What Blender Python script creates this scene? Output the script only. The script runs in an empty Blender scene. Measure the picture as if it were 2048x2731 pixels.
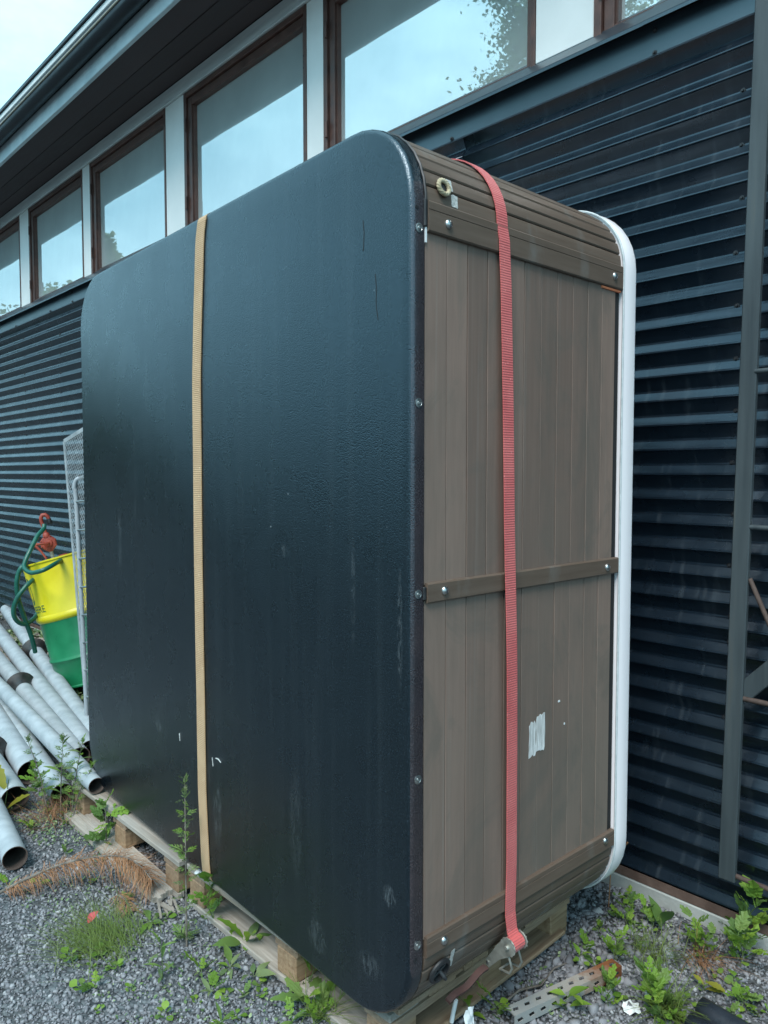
import bpy, bmesh, math, random
import numpy as np
from mathutils import Vector, Matrix, Euler, noise
R = math.radians
random.seed(11)
sc = bpy.context.scene
col = sc.collection

# ---------------------------------------------------------------- camera
CAM = Vector((1.2102, -2.4138, 1.4738)); YAW = 0.8034; PITCH = 0.0515
cam = bpy.data.cameras.new("camera"); camo = bpy.data.objects.new("camera", cam); col.objects.link(camo)
camo.location = CAM; camo.rotation_euler = (math.pi/2 - PITCH, 0, YAW)
cam.sensor_fit = 'HORIZONTAL'; cam.sensor_width = 36.0; cam.lens = 1973.26/2048*36
cam.clip_start = 0.05; cam.clip_end = 600
sc.camera = camo

# ---------------------------------------------------------------- world: bright overcast sky
SUN_DIR = Vector((0.30, -0.62, 0.95)).normalized()      # towards the sun
w = bpy.data.worlds.new("World"); sc.world = w; w.use_nodes = True
nt = w.node_tree; nt.nodes.clear()
def N(tree, typ, **kw):
    n = tree.nodes.new(typ)
    for k, v in kw.items(): setattr(n, k, v)
    return n
out = N(nt, 'ShaderNodeOutputWorld'); bg = N(nt, 'ShaderNodeBackground'); bg.inputs['Strength'].default_value = 0.105
sky = N(nt, 'ShaderNodeTexSky'); sky.sky_type = 'NISHITA'; sky.sun_disc = False
sky.sun_elevation = math.asin(SUN_DIR.z); sky.sun_rotation = math.atan2(SUN_DIR.x, SUN_DIR.y)
tc = N(nt, 'ShaderNodeTexCoord'); mp = N(nt, 'ShaderNodeMapping'); mp.inputs['Scale'].default_value = (1, 1, 2.2)
nz = N(nt, 'ShaderNodeTexNoise'); nz.inputs['Scale'].default_value = 3.4; nz.inputs['Detail'].default_value = 7; nz.inputs['Roughness'].default_value = 0.55
nt.links.new(tc.outputs['Generated'], mp.inputs['Vector']); nt.links.new(mp.outputs['Vector'], nz.inputs['Vector'])
cr = N(nt, 'ShaderNodeValToRGB'); cr.color_ramp.elements[0].position = 0.40; cr.color_ramp.elements[1].position = 0.66
cr.color_ramp.elements[0].color = (2.5, 5.0, 6.3, 1); cr.color_ramp.elements[1].color = (4.5, 7.9, 9.2, 1)
nt.links.new(nz.outputs['Fac'], cr.inputs['Fac'])
mx = N(nt, 'ShaderNodeMixRGB'); mx.inputs['Fac'].default_value = 0.9
nt.links.new(sky.outputs['Color'], mx.inputs['Color1']); nt.links.new(cr.outputs['Color'], mx.inputs['Color2'])
nt.links.new(mx.outputs['Color'], bg.inputs['Color']); nt.links.new(bg.outputs['Background'], out.inputs['Surface'])
sl = bpy.data.lights.new("sun", 'SUN'); sl.energy = 1.5; sl.angle = R(25); sl.color = (1.0, 0.96, 0.92)
so = bpy.data.objects.new("sun", sl); col.objects.link(so); so.rotation_euler = (-SUN_DIR).to_track_quat('-Z', 'Y').to_euler()
so.location = SUN_DIR*30
vs = sc.view_settings; vs.view_transform = 'Standard'; vs.look = 'None'; vs.gamma = 1.0; vs.exposure = 1.18; vs.use_curve_mapping = False
try:
    sc.cycles.use_denoising = True; sc.cycles.max_bounces = 6; sc.cycles.transparent_max_bounces = 12
except Exception: pass

# ---------------------------------------------------------------- helpers: materials
MATS = {}
class NT:
    """small node-graph helper on one material"""
    def __init__(s, name):
        m = bpy.data.materials.new(name); m.use_nodes = True; s.m = m; s.t = m.node_tree; s.t.nodes.clear()
        s.out = N(s.t, 'ShaderNodeOutputMaterial'); s.b = N(s.t, 'ShaderNodeBsdfPrincipled')
        s.t.links.new(s.b.outputs[0], s.out.inputs['Surface']); s.tc = N(s.t, 'ShaderNodeTexCoord'); MATS[name] = m
    def link(s, a, b): s.t.links.new(a, b)
    def map(s, scale=(1, 1, 1), src='Object', rot=(0, 0, 0)):
        n = N(s.t, 'ShaderNodeMapping'); n.inputs['Scale'].default_value = scale; n.inputs['Rotation'].default_value = rot
        s.link(s.tc.outputs[src], n.inputs['Vector']); return n.outputs['Vector']
    def noise(s, scale, vec=None, detail=4, rough=0.55, dist=0):
        n = N(s.t, 'ShaderNodeTexNoise'); n.inputs['Scale'].default_value = scale; n.inputs['Detail'].default_value = detail
        n.inputs['Roughness'].default_value = rough; n.inputs['Distortion'].default_value = dist
        s.link(vec if vec is not None else s.tc.outputs['Object'], n.inputs['Vector']); return n.outputs['Fac']
    def vor(s, scale, vec=None, feature='F1'):
        n = N(s.t, 'ShaderNodeTexVoronoi'); n.feature = feature; n.inputs['Scale'].default_value = scale
        s.link(vec if vec is not None else s.tc.outputs['Object'], n.inputs['Vector']); return n
    def ramp(s, fac, stops):
        n = N(s.t, 'ShaderNodeValToRGB'); e = n.color_ramp.elements
        while len(e) < len(stops): e.new(0.5)
        for i, (p, c) in enumerate(stops):
            e[i].position = p; e[i].color = (c, c, c, 1) if not hasattr(c, '__len__') else (*c[:3], 1)
        s.link(fac, n.inputs['Fac']); return n.outputs['Color']
    def math(s, op, a, b=None, clamp=False):
        n = N(s.t, 'ShaderNodeMath', operation=op, use_clamp=clamp)
        for i, v in enumerate((a, b)):
            if v is None: continue
            if isinstance(v, (int, float)): n.inputs[i].default_value = v
            else: s.link(v, n.inputs[i])
        return n.outputs[0]
    def mix(s, fac, a, b, mode='MIX'):
        n = N(s.t, 'ShaderNodeMixRGB', blend_type=mode)
        for i, v in ((0, fac), (1, a), (2, b)):
            if isinstance(v, (int, float)): n.inputs[i].default_value = v if i == 0 else (v, v, v, 1)
            elif hasattr(v, '__len__'): n.inputs[i].default_value = (*v[:3], 1)
            else: s.link(v, n.inputs[i])
        return n.outputs[0]
    def set(s, **kw):
        for k, v in kw.items():
            i = s.b.inputs[k.replace('_', ' ')]
            if isinstance(v, (int, float)): i.default_value = v
            elif hasattr(v, '__len__'): i.default_value = (*v[:3], 1) if len(i.default_value) == 4 else v
            else: s.link(v, i)
        return s
    def bump(s, h, strength=0.3, dist=0.005):
        n = N(s.t, 'ShaderNodeBump'); n.inputs['Strength'].default_value = strength; n.inputs['Distance'].default_value = dist
        s.link(h, n.inputs['Height']); s.link(n.outputs[0], s.b.inputs['Normal']); return s
    def rnd(s): return N(s.t, 'ShaderNodeObjectInfo').outputs['Random']
    def isl(s): return N(s.t, 'ShaderNodeNewGeometry').outputs['Random Per Island']
    def xyz(s, src='Object'):
        n = N(s.t, 'ShaderNodeSeparateXYZ'); s.link(s.tc.outputs[src], n.inputs[0]); return n.outputs

def worn(name, c1, c2, rough=0.6, scale=8, bump=0.15, bscale=60, metallic=0.0, stretch=(1, 1, 1), spec=0.5, rvar=0.15, vary=0.0, bdist=0.003):
    g = NT(name); v = g.map(stretch); n = g.noise(scale, v, 6)
    c = g.ramp(n, [(0.3, c1), (0.7, c2)])
    if vary:
        f = g.ramp(g.rnd(), [(0, 1-vary), (1, 1+vary)]); c = g.mix(1.0, c, f, 'MULTIPLY')
    n2 = g.noise(bscale, v, 3)
    r = g.ramp(n, [(0.25, max(0, rough-rvar)), (0.75, min(1, rough+rvar))])
    g.set(Base_Color=c, Roughness=r, Metallic=metallic, Specular_IOR_Level=spec)
    if bump: g.bump(n2, bump, bdist)
    return g.m

# black ABS tray of the tub: grained plastic, dusty, scuffed
g = NT('black_plastic')
grain = g.noise(250, None, 2, 0.5); fine = g.noise(110, None, 3)
st = g.noise(1.0, g.map((26, 1, 0.9)), 5, 0.6); st = g.ramp(st, [(0.5, 0), (0.78, 1)])
cloud = g.noise(2.3, None, 5); dust = g.math('MULTIPLY', g.ramp(cloud, [(0.35, 0.12), (0.75, 0.6)]), 1.0)
c = g.mix(dust, (0.0008, 0.0021, 0.0036), (0.0024, 0.0048, 0.0076))
c = g.mix(g.math('MULTIPLY', st, 0.09), c, (0.09, 0.11, 0.12))
c = g.mix(g.math('MULTIPLY', g.ramp(grain, [(0.55, 0), (0.70, 1)]), 0.7), c, (0.024, 0.034, 0.045))
vd = g.vor(17).outputs['Distance']; sp = g.ramp(vd, [(0.0, 1), (0.035, 1), (0.05, 0)])
gate = g.ramp(g.noise(3.1, None, 2), [(0.55, 0), (0.6, 1)])
c = g.mix(g.math('MULTIPLY', g.math('MULTIPLY', sp, gate), 0.55), c, (0.35, 0.4, 0.42))
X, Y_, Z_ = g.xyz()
side = g.math('MULTIPLY', g.math('GREATER_THAN', X, -0.0045), g.ramp(g.noise(9, None, 5), [(0.3, .55), (0.7, 1)])); c = g.mix(side, c, g.mix(g.ramp(grain, [(.45, 0), (.6, 1)]), (0.032, 0.020, 0.021), (0.060, 0.041, 0.041)))  # right side strip tinted brown: dust plus warm side light painted into the colour
streak = g.ramp(g.noise(1.0, g.map((90, 1, 22)), 6, .7, 1.2), [(0.46, 0), (0.66, 1)])
for (u0, w0, su, sw, a) in ((-0.88, 0.235, .030, .11, .45), (-0.93, 0.36, .022, .035, .3), (-0.07, 0.33, .025, .03, .55), (-0.035, 0.95, .010, .16, .35), (-0.45, 0.36, .035, .16, .2),
                            (-1.62, 1.05, .02, .16, .3), (-1.30, 0.42, .03, .03, .4), (-0.14, 0.13, .045, .035, .3), (-0.35, 0.10, .05, .05, .28), (-1.47, 1.3, .012, .3, .16), (-0.20, 1.02, .01, .16, .2), (-0.5, 1.1, .03, .02, .2)):
    dx = g.math('DIVIDE', g.math('SUBTRACT', X, u0), su); dz = g.math('DIVIDE', g.math('SUBTRACT', Z_, w0), sw)
    d = g.math('ADD', g.math('MULTIPLY', dx, dx), g.math('MULTIPLY', dz, dz))
    msk = g.math('MULTIPLY', g.ramp(d, [(0.3, 1), (1.0, 0)]), g.math('MULTIPLY', streak, a*.55))
    c = g.mix(msk, c, (0.30, 0.34, 0.36))
g.set(Base_Color=c, Roughness=g.ramp(g.noise(6, None, 4), [(0.3, 0.24), (0.7, 0.32)]), Specular_IOR_Level=1.0, IOR=1.55, Specular_Tint=(0.68, 0.87, 1.0))
peb = g.vor(330).outputs['Distance']; hh = g.math('ADD', g.math('MULTIPLY', peb, -0.9), g.math('MULTIPLY', fine, 0.25)); g.bump(hh, 0.34, 0.0018)

# thermo-plastic cladding planks of the tub
g = NT('tub_plank')
v = g.map((30, 30, 1.6)); n = g.noise(3.2, v, 6, 0.6); n3 = g.noise(1.6, None, 3)
c = g.ramp(n, [(0.2, (0.190, 0.127, 0.101)), (0.8, (0.245, 0.166, 0.132))])
c = g.mix(g.ramp(n3, [(0.4, 0), (0.7, 0.45)]), c, (0.19, 0.145, 0.115))
c = g.mix(1.0, c, g.ramp(g.rnd(), [(0, 0.80), (1, 1.16)]), 'MULTIPLY')
drip = g.ramp(g.noise(1.0, g.map((90, 90, 1.2)), 4), [(0.58, 0), (0.8, 1)]); c = g.mix(g.math('MULTIPLY', drip, 0.25), c, (0.30, 0.28, 0.25))
drk = g.ramp(g.noise(2.2, g.map((3, 3, 1.1)), 5), [(0.48, 0), (0.78, 0.5)]); c = g.mix(drk, c, (0.095, 0.088, 0.075))
grn = g.ramp(g.noise(0.9, None, 4), [(0.42, 0), (0.62, 0.45)]); c = g.mix(grn, c, (0.150, 0.132, 0.108))
sm = g.ramp(g.noise(1.5, g.map((2, 2, 1.3), 'Object', (0.6, 0, 0)), 7, 0.7, 1.5), [(0.5, 0), (0.62, 0.4)]); c = g.mix(sm, c, (0.105, 0.10, 0.085))
g.set(Base_Color=c, Roughness=0.6, Specular_IOR_Level=0.4); g.bump(n, 0.15, 0.001)
g = NT('tub_slat')
v = g.map((18, 1.2, 18)); n = g.noise(4, v, 5)
c = g.ramp(n, [(0.25, (0.105, 0.072, 0.052)), (0.75, (0.150, 0.108, 0.082))]); c = g.mix(1.0, c, g.ramp(g.rnd(), [(0, 0.88), (1, 1.1)]), 'MULTIPLY')
drk = g.ramp(g.noise(3.0, g.map((1.5, 3, 1.5)), 5), [(0.6, 0), (0.72, 0.5)]); c = g.mix(drk, c, (0.19, 0.18, 0.165))
g.set(Base_Color=c, Roughness=0.5, Specular_IOR_Level=0.5); g.bump(n, 0.25, 0.0012)
worn('dark_core', (0.006, 0.007, 0.008), (0.012, 0.012, 0.013), 0.7)
g = NT('white_shell'); n = g.noise(2.5, g.map((6, 6, 0.7)), 5)
g.set(Base_Color=g.ramp(n, [(0.3, (0.90, 0.84, 0.86)), (0.7, (0.93, 0.89, 0.90))]), Roughness=0.3, Coat_Weight=0.2)
worn('silver_screw', (0.45, 0.45, 0.44), (0.62, 0.62, 0.6), 0.32, 30, 0, metallic=1.0)
worn('foil', (0.42, 0.42, 0.40), (0.78, 0.78, 0.74), 0.4, 160, 0.7, 200, 0.35)
worn('sticker', (0.45, 0.44, 0.42), (0.90, 0.90, 0.89), 0.6, 1, 0.5, 150, stretch=(60, 160, 20))
worn('rope', (0.36, 0.29, 0.17), (0.58, 0.50, 0.35), 0.8, 60, 0.5, 200)
worn('black_rubber', (0.012, 0.013, 0.015), (0.03, 0.032, 0.034), 0.5, 20)
worn('orange_tape', (0.75, 0.18, 0.07), (0.8, 0.25, 0.12), 0.6)

def webbing(name, c1, c2, axis):
    g = NT(name)
    wv = N(g.t, 'ShaderNodeTexWave'); wv.wave_type = 'BANDS'; wv.bands_direction = axis; wv.inputs['Scale'].default_value = 52; wv.inputs['Distortion'].default_value = 0.6; wv.inputs['Detail'].default_value = 2
    g.link(g.tc.outputs['UV'], wv.inputs['Vector'])
    n = g.noise(9, None, 6); c = g.ramp(n, [(0.3, c1), (0.7, c2)]); c = g.mix(g.math('MULTIPLY', wv.outputs['Fac'], 0.35), c, tuple(x*0.55 for x in c1))
    fz = g.ramp(g.noise(140, None, 2), [(0.66, 0), (0.75, 0.5)]); c = g.mix(fz, c, tuple(min(1, x*1.8+.1) for x in c2))
    g.set(Base_Color=c, Roughness=0.75, Sheen_Weight=0.25); g.bump(wv.outputs['Fac'], 0.5, 0.0015)
webbing('red_web', (0.56, 0.085, 0.085), (0.70, 0.155, 0.145), 'Y')
webbing('tan_web', (0.46, 0.27, 0.125), (0.60, 0.385, 0.20), 'Y')
worn('zinc', (0.25, 0.25, 0.22), (0.46, 0.46, 0.41), 0.48, 40, 0.1, metallic=0.6)

def wood(name, c1, c2, axis, grey=0.3):
    g = NT(name); sc_ = {'X': (1.2, 22, 22), 'Y': (22, 1.2, 22), 'Z': (22, 22, 1.2)}[axis]
    n = g.noise(3, g.map(sc_), 6, 0.65, 0.4); c = g.ramp(n, [(0.28, c1), (0.72, c2)])
    c = g.mix(g.ramp(g.noise(5, None, 4), [(0.4, 0), (0.7, grey)]), c, (0.27, 0.27, 0.26))
    c = g.mix(1.0, c, g.ramp(g.rnd(), [(0, 0.75), (1, 1.2)]), 'MULTIPLY')
    g.set(Base_Color=c, Roughness=0.8, Specular_IOR_Level=0.3); g.bump(n, 0.5, 0.003)
wood('wood_grey_x', (0.22, 0.185, 0.15), (0.48, 0.435, 0.38), 'X', 0.45)
wood('wood_brown_x', (0.17, 0.105, 0.060), (0.38, 0.26, 0.165), 'X', 0.2)
wood('wood_brown_y', (0.17, 0.105, 0.065), (0.37, 0.255, 0.165), 'Y', 0.2)
wood('wood_block', (0.19, 0.11, 0.058), (0.40, 0.27, 0.165), 'Y', 0.15)

# building
g = NT('cladding_steel')
n = g.noise(1.0, g.map((7, 7, 60)), 5); spots = g.ramp(g.noise(1.0, g.map((38, 10, 5)), 4), [(0.56, 0), (0.75, 1)])
c = g.ramp(n, [(0.3, (0.003, 0.007, 0.012)), (0.7, (0.006, 0.012, 0.020))])
c = g.mix(g.math('MULTIPLY', spots, 0.16), c, (0.12, 0.145, 0.16))
g.set(Base_Color=c, Roughness=g.ramp(g.noise(5, None, 5), [(0.3, 0.22), (0.7, 0.34)]), Specular_IOR_Level=0.75, IOR=1.6, Specular_Tint=(0.70, 0.86, 1.0)); g.bump(g.noise(3.0, g.map((0.8, 1, 6)), 3), 0.10, 0.02)
g = NT('flashing_steel')
g.set(Base_Color=g.ramp(g.noise(4, None, 5), [(0.3, (0.018, 0.028, 0.038)), (0.7, (0.028, 0.040, 0.052))]), Roughness=0.30, Specular_IOR_Level=0.9, IOR=1.65, Specular_Tint=(0.75, 0.92, 1.0)); g.bump(g.noise(2.2, None, 3), 0.15, 0.03)
worn('soffit_board', (0.046, 0.031, 0.033), (0.070, 0.050, 0.052), 0.7, 5, 0.3, 60, stretch=(1, 12, 12), vary=0.15)
worn('frieze_paint', (0.50, 0.54, 0.55), (0.66, 0.69, 0.69), 0.55, 6, 0.25, 50, stretch=(0.6, 4, 6))
worn('fascia_paint', (0.46, 0.56, 0.60), (0.60, 0.68, 0.71), 0.5, 10, 0.4, 70)
worn('white_panel', (0.70, 0.71, 0.69), (0.80, 0.81, 0.79), 0.45, 4, 0.05, 40)
worn('window_wood', (0.060, 0.028, 0.022), (0.125, 0.062, 0.048), 0.5, 6, 0.3, 50, stretch=(3, 3, 3), vary=0.15)
worn('gutter_dark', (0.010, 0.013, 0.019), (0.018, 0.022, 0.030), 0.4, 5)
worn('drip_edge', (0.55, 0.60, 0.60), (0.72, 0.76, 0.75), 0.45, 8)
worn('bead_beige', (0.30, 0.28, 0.22), (0.42, 0.39, 0.31), 0.5, 12)
worn('concrete', (0.24, 0.26, 0.25), (0.40, 0.42, 0.40), 0.85, 7, 0.4, 90, rvar=0.05)
worn('dark_web', (0.05, 0.022, 0.018), (0.11, 0.05, 0.042), 0.8, 30)
worn('rust_strip', (0.075, 0.045, 0.035), (0.15, 0.10, 0.08), 0.75, 14, 0.3, 80)
worn('screw_black', (0.012, 0.013, 0.015), (0.03, 0.03, 0.033), 0.3, 50, 0)
worn('interior', (0.30, 0.37, 0.36), (0.45, 0.52, 0.51), 0.25, 1.2, 0, spec=0.8)
def glass(name, ior, refl_tint=(1, 1, 1), dirt=0.10):
    g = NT(name); t = g.t
    tr = N(t, 'ShaderNodeBsdfTransparent'); tr.inputs[0].default_value = (0.78, 0.86, 0.85, 1)
    gl = N(t, 'ShaderNodeBsdfGlossy'); gl.inputs['Color'].default_value = (*refl_tint, 1); gl.inputs['Roughness'].default_value = 0.012
    df = N(t, 'ShaderNodeBsdfDiffuse'); df.inputs[0].default_value = (0.62, 0.70, 0.69, 1)
    fr = N(t, 'ShaderNodeFresnel'); fr.inputs['IOR'].default_value = ior
    bn = N(t, 'ShaderNodeBump'); bn.inputs['Strength'].default_value = 0.025; bn.inputs['Distance'].default_value = 0.05
    g.link(g.noise(1.3, None, 2), bn.inputs['Height']); g.link(bn.outputs[0], gl.inputs['Normal'])
    m1 = N(t, 'ShaderNodeMixShader'); m2 = N(t, 'ShaderNodeMixShader')
    g.link(g.ramp(g.noise(1.0, g.map((1.5, 1.5, 1.1)), 5), [(0.3, dirt*0.7), (0.75, dirt)]), m1.inputs[0])
    g.link(tr.outputs[0], m1.inputs[1]); g.link(df.outputs[0], m1.inputs[2])
    g.link(fr.outputs[0], m2.inputs[0]); g.link(m1.outputs[0], m2.inputs[1]); g.link(gl.outputs[0], m2.inputs[2])
    g.link(m2.outputs[0], g.out.inputs['Surface']); return g.m
glass('pane_glass', 5.2, (1, 1, 1), 0.9); glass('inner_glass', 1.9, (0.9, 1, 1), 0.3)

# yard things
g = NT('galvanised')
n = g.noise(14, None, 6); c = g.ramp(n, [(0.3, (0.27, 0.31, 0.335)), (0.7, (0.40, 0.44, 0.465))])
crk = g.vor(26, g.map((1, 1, 1)), 'DISTANCE_TO_EDGE').outputs['Distance']; c = g.mix(g.math('MULTIPLY', g.ramp(crk, [(0.0, 1), (0.03, 0)]), g.math('MULTIPLY', g.ramp(g.noise(3), [(0.45, 0), (0.6, 0.45)]), 1)), c, (0.20, 0.24, 0.20))
g.set(Base_Color=c, Roughness=0.6, Metallic=0.0); g.bump(n, 0.15, 0.003)
worn('pipe_inside', (0.035, 0.026, 0.022), (0.11, 0.085, 0.072), 0.85, 20)
worn('coupling_black', (0.012, 0.012, 0.013), (0.05, 0.045, 0.042), 0.5, 25)
worn('drum_yellow', (0.66, 0.55, 0.012), (0.76, 0.66, 0.02), 0.38, 6, 0.05, 30)
worn('drum_lid', (0.55, 0.47, 0.12), (0.74, 0.68, 0.36), 0.45, 9, 0.1, 40)
worn('drum_green', (0.008, 0.15, 0.062), (0.014, 0.215, 0.09), 0.36, 6, 0.05, 30)
worn('logo_green', (0.01, 0.12, 0.06), (0.015, 0.15, 0.075), 0.45)
worn('pump_red', (0.20, 0.022, 0.012), (0.36, 0.07, 0.045), 0.5, 18, 0.3, 60)
worn('hose_green', (0.008, 0.085, 0.058), (0.015, 0.13, 0.095), 0.4, 14)
worn('mesh_metal', (0.34, 0.38, 0.40), (0.50, 0.54, 0.56), 0.45, 20, 0, metallic=0.3)
g = NT('steel_post'); n = g.noise(1.0, g.map((30, 30, 2.2)), 6)
c = g.ramp(n, [(0.3, (0.034, 0.046, 0.052)), (0.6, (0.062, 0.078, 0.084)), (0.85, (0.10, 0.10, 0.082))])
g.set(Base_Color=c, Roughness=0.6, Metallic=0.2); g.bump(n, 0.3, 0.002)
worn('rusty_rod', (0.045, 0.028, 0.022), (0.11, 0.075, 0.062), 0.75, 30, 0.3)
worn('grey_pipe', (0.13, 0.13, 0.13), (0.26, 0.25, 0.24), 0.6, 24, 0.2)
g = NT('angle_steel'); X, Y_, Z_ = g.xyz()
n = g.noise(22, None, 6); rr = g.math('ADD', g.math('MULTIPLY', n, 0.5), g.math('MULTIPLY', X, 1.6))
g.set(Base_Color=g.ramp(rr, [(0.40, (0.30, 0.31, 0.30)), (0.62, (0.36, 0.33, 0.29)), (0.80, (0.23, 0.085, 0.03)), (0.95, (0.16, 0.055, 0.02))]), Roughness=0.7, Metallic=0.15); g.bump(n, 0.4, 0.003)
worn('roof_scrap', (0.016, 0.020, 0.028), (0.032, 0.040, 0.050), 0.30, 12, 0.2, 90)
worn('white_plastic', (0.72, 0.74, 0.74), (0.84, 0.86, 0.86), 0.5)
worn('red_leaf', (0.42, 0.035, 0.05), (0.55, 0.08, 0.08), 0.6)
worn('twig', (0.10, 0.085, 0.07), (0.24, 0.21, 0.18), 0.85, 40, 0.4)
worn('needle_brown', (0.22, 0.10, 0.045), (0.42, 0.22, 0.11), 0.75, 30, 0)
def leafmat(name, stops, trans=0.35):
    g = NT(name); c = g.ramp(g.rnd(), stops); c = g.mix(g.ramp(g.noise(40, None, 3), [(0.3, 0.0), (0.8, 0.5)]), c, g.mix(1.0, c, (1.4, 1.25, 0.9), 'MULTIPLY'))
    g.set(Base_Color=c, Roughness=0.55, Specular_IOR_Level=0.35)
    tl = N(g.t, 'ShaderNodeBsdfTranslucent'); g.link(c, tl.inputs[0]); ms = N(g.t, 'ShaderNodeMixShader'); ms.inputs[0].default_value = trans
    g.link(g.b.outputs[0], ms.inputs[1]); g.link(tl.outputs[0], ms.inputs[2]); g.link(ms.outputs[0], g.out.inputs['Surface'])
leafmat('leaf_bright', [(0, (0.115, 0.225, 0.032)), (0.5, (0.165, 0.30, 0.045)), (1, (0.23, 0.36, 0.055))])
leafmat('leaf_mid', [(0, (0.095, 0.185, 0.050)), (1, (0.17, 0.27, 0.075))])
leafmat('leaf_dull', [(0, (0.11, 0.175, 0.075)), (1, (0.19, 0.25, 0.11))])
leafmat('leaf_yellow', [(0, (0.22, 0.22, 0.03)), (1, (0.30, 0.30, 0.05))])
leafmat('blade_green', [(0, (0.15, 0.22, 0.06)), (1, (0.20, 0.27, 0.08))])
g = NT('tree_leaf'); c = g.ramp(g.isl(), [(0, (0.06, 0.105, 0.03)), (1, (0.12, 0.18, 0.05))]); g.set(Base_Color=c, Roughness=0.6)
tl = N(g.t, 'ShaderNodeBsdfTranslucent'); g.link(c, tl.inputs[0]); ms = N(g.t, 'ShaderNodeMixShader'); ms.inputs[0].default_value = 0.45
g.link(g.b.outputs[0], ms.inputs[1]); g.link(tl.outputs[0], ms.inputs[2]); g.link(ms.outputs[0], g.out.inputs['Surface'])
worn('bark', (0.05, 0.045, 0.04), (0.35, 0.34, 0.32), 0.9, 5, 0.4)
g = NT('gravel_stone'); c = g.ramp(g.isl(), [(0, (0.12, 0.122, 0.135)), (0.3, (0.19, 0.192, 0.208)), (0.7, (0.25, 0.252, 0.27)), (0.95, (0.32, 0.325, 0.34)), (1, (0.42, 0.425, 0.43))])
c = g.mix(g.ramp(g.noise(70, None, 3), [(0.35, 0), (0.75, 0.35)]), c, (0.09, 0.095, 0.10)); g.set(Base_Color=c, Roughness=0.75, Specular_IOR_Level=0.4)
g = NT('gravel_bed')
vo = g.vor(75); cc = g.ramp(vo.outputs['Color'], [(0.1, (0.045, 0.050, 0.056)), (0.6, (0.12, 0.135, 0.145)), (1, (0.20, 0.22, 0.23))])
c = g.mix(g.ramp(g.noise(2.2, None, 6), [(0.42, 0), (0.62, 0.6)]), cc, (0.055, 0.050, 0.043)); g.set(Base_Color=c, Roughness=0.9, Specular_IOR_Level=0.25)
g.bump(g.math('SUBTRACT', 1.0, vo.outputs['Distance']), 0.8, 0.012)
g = NT('ground_cover_leaf'); c = g.ramp(g.isl(), [(0, (0.06, 0.115, 0.04)), (0.7, (0.14, 0.21, 0.08)), (1, (0.28, 0.34, 0.18))]); g.set(Base_Color=c, Roughness=0.6)

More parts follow.
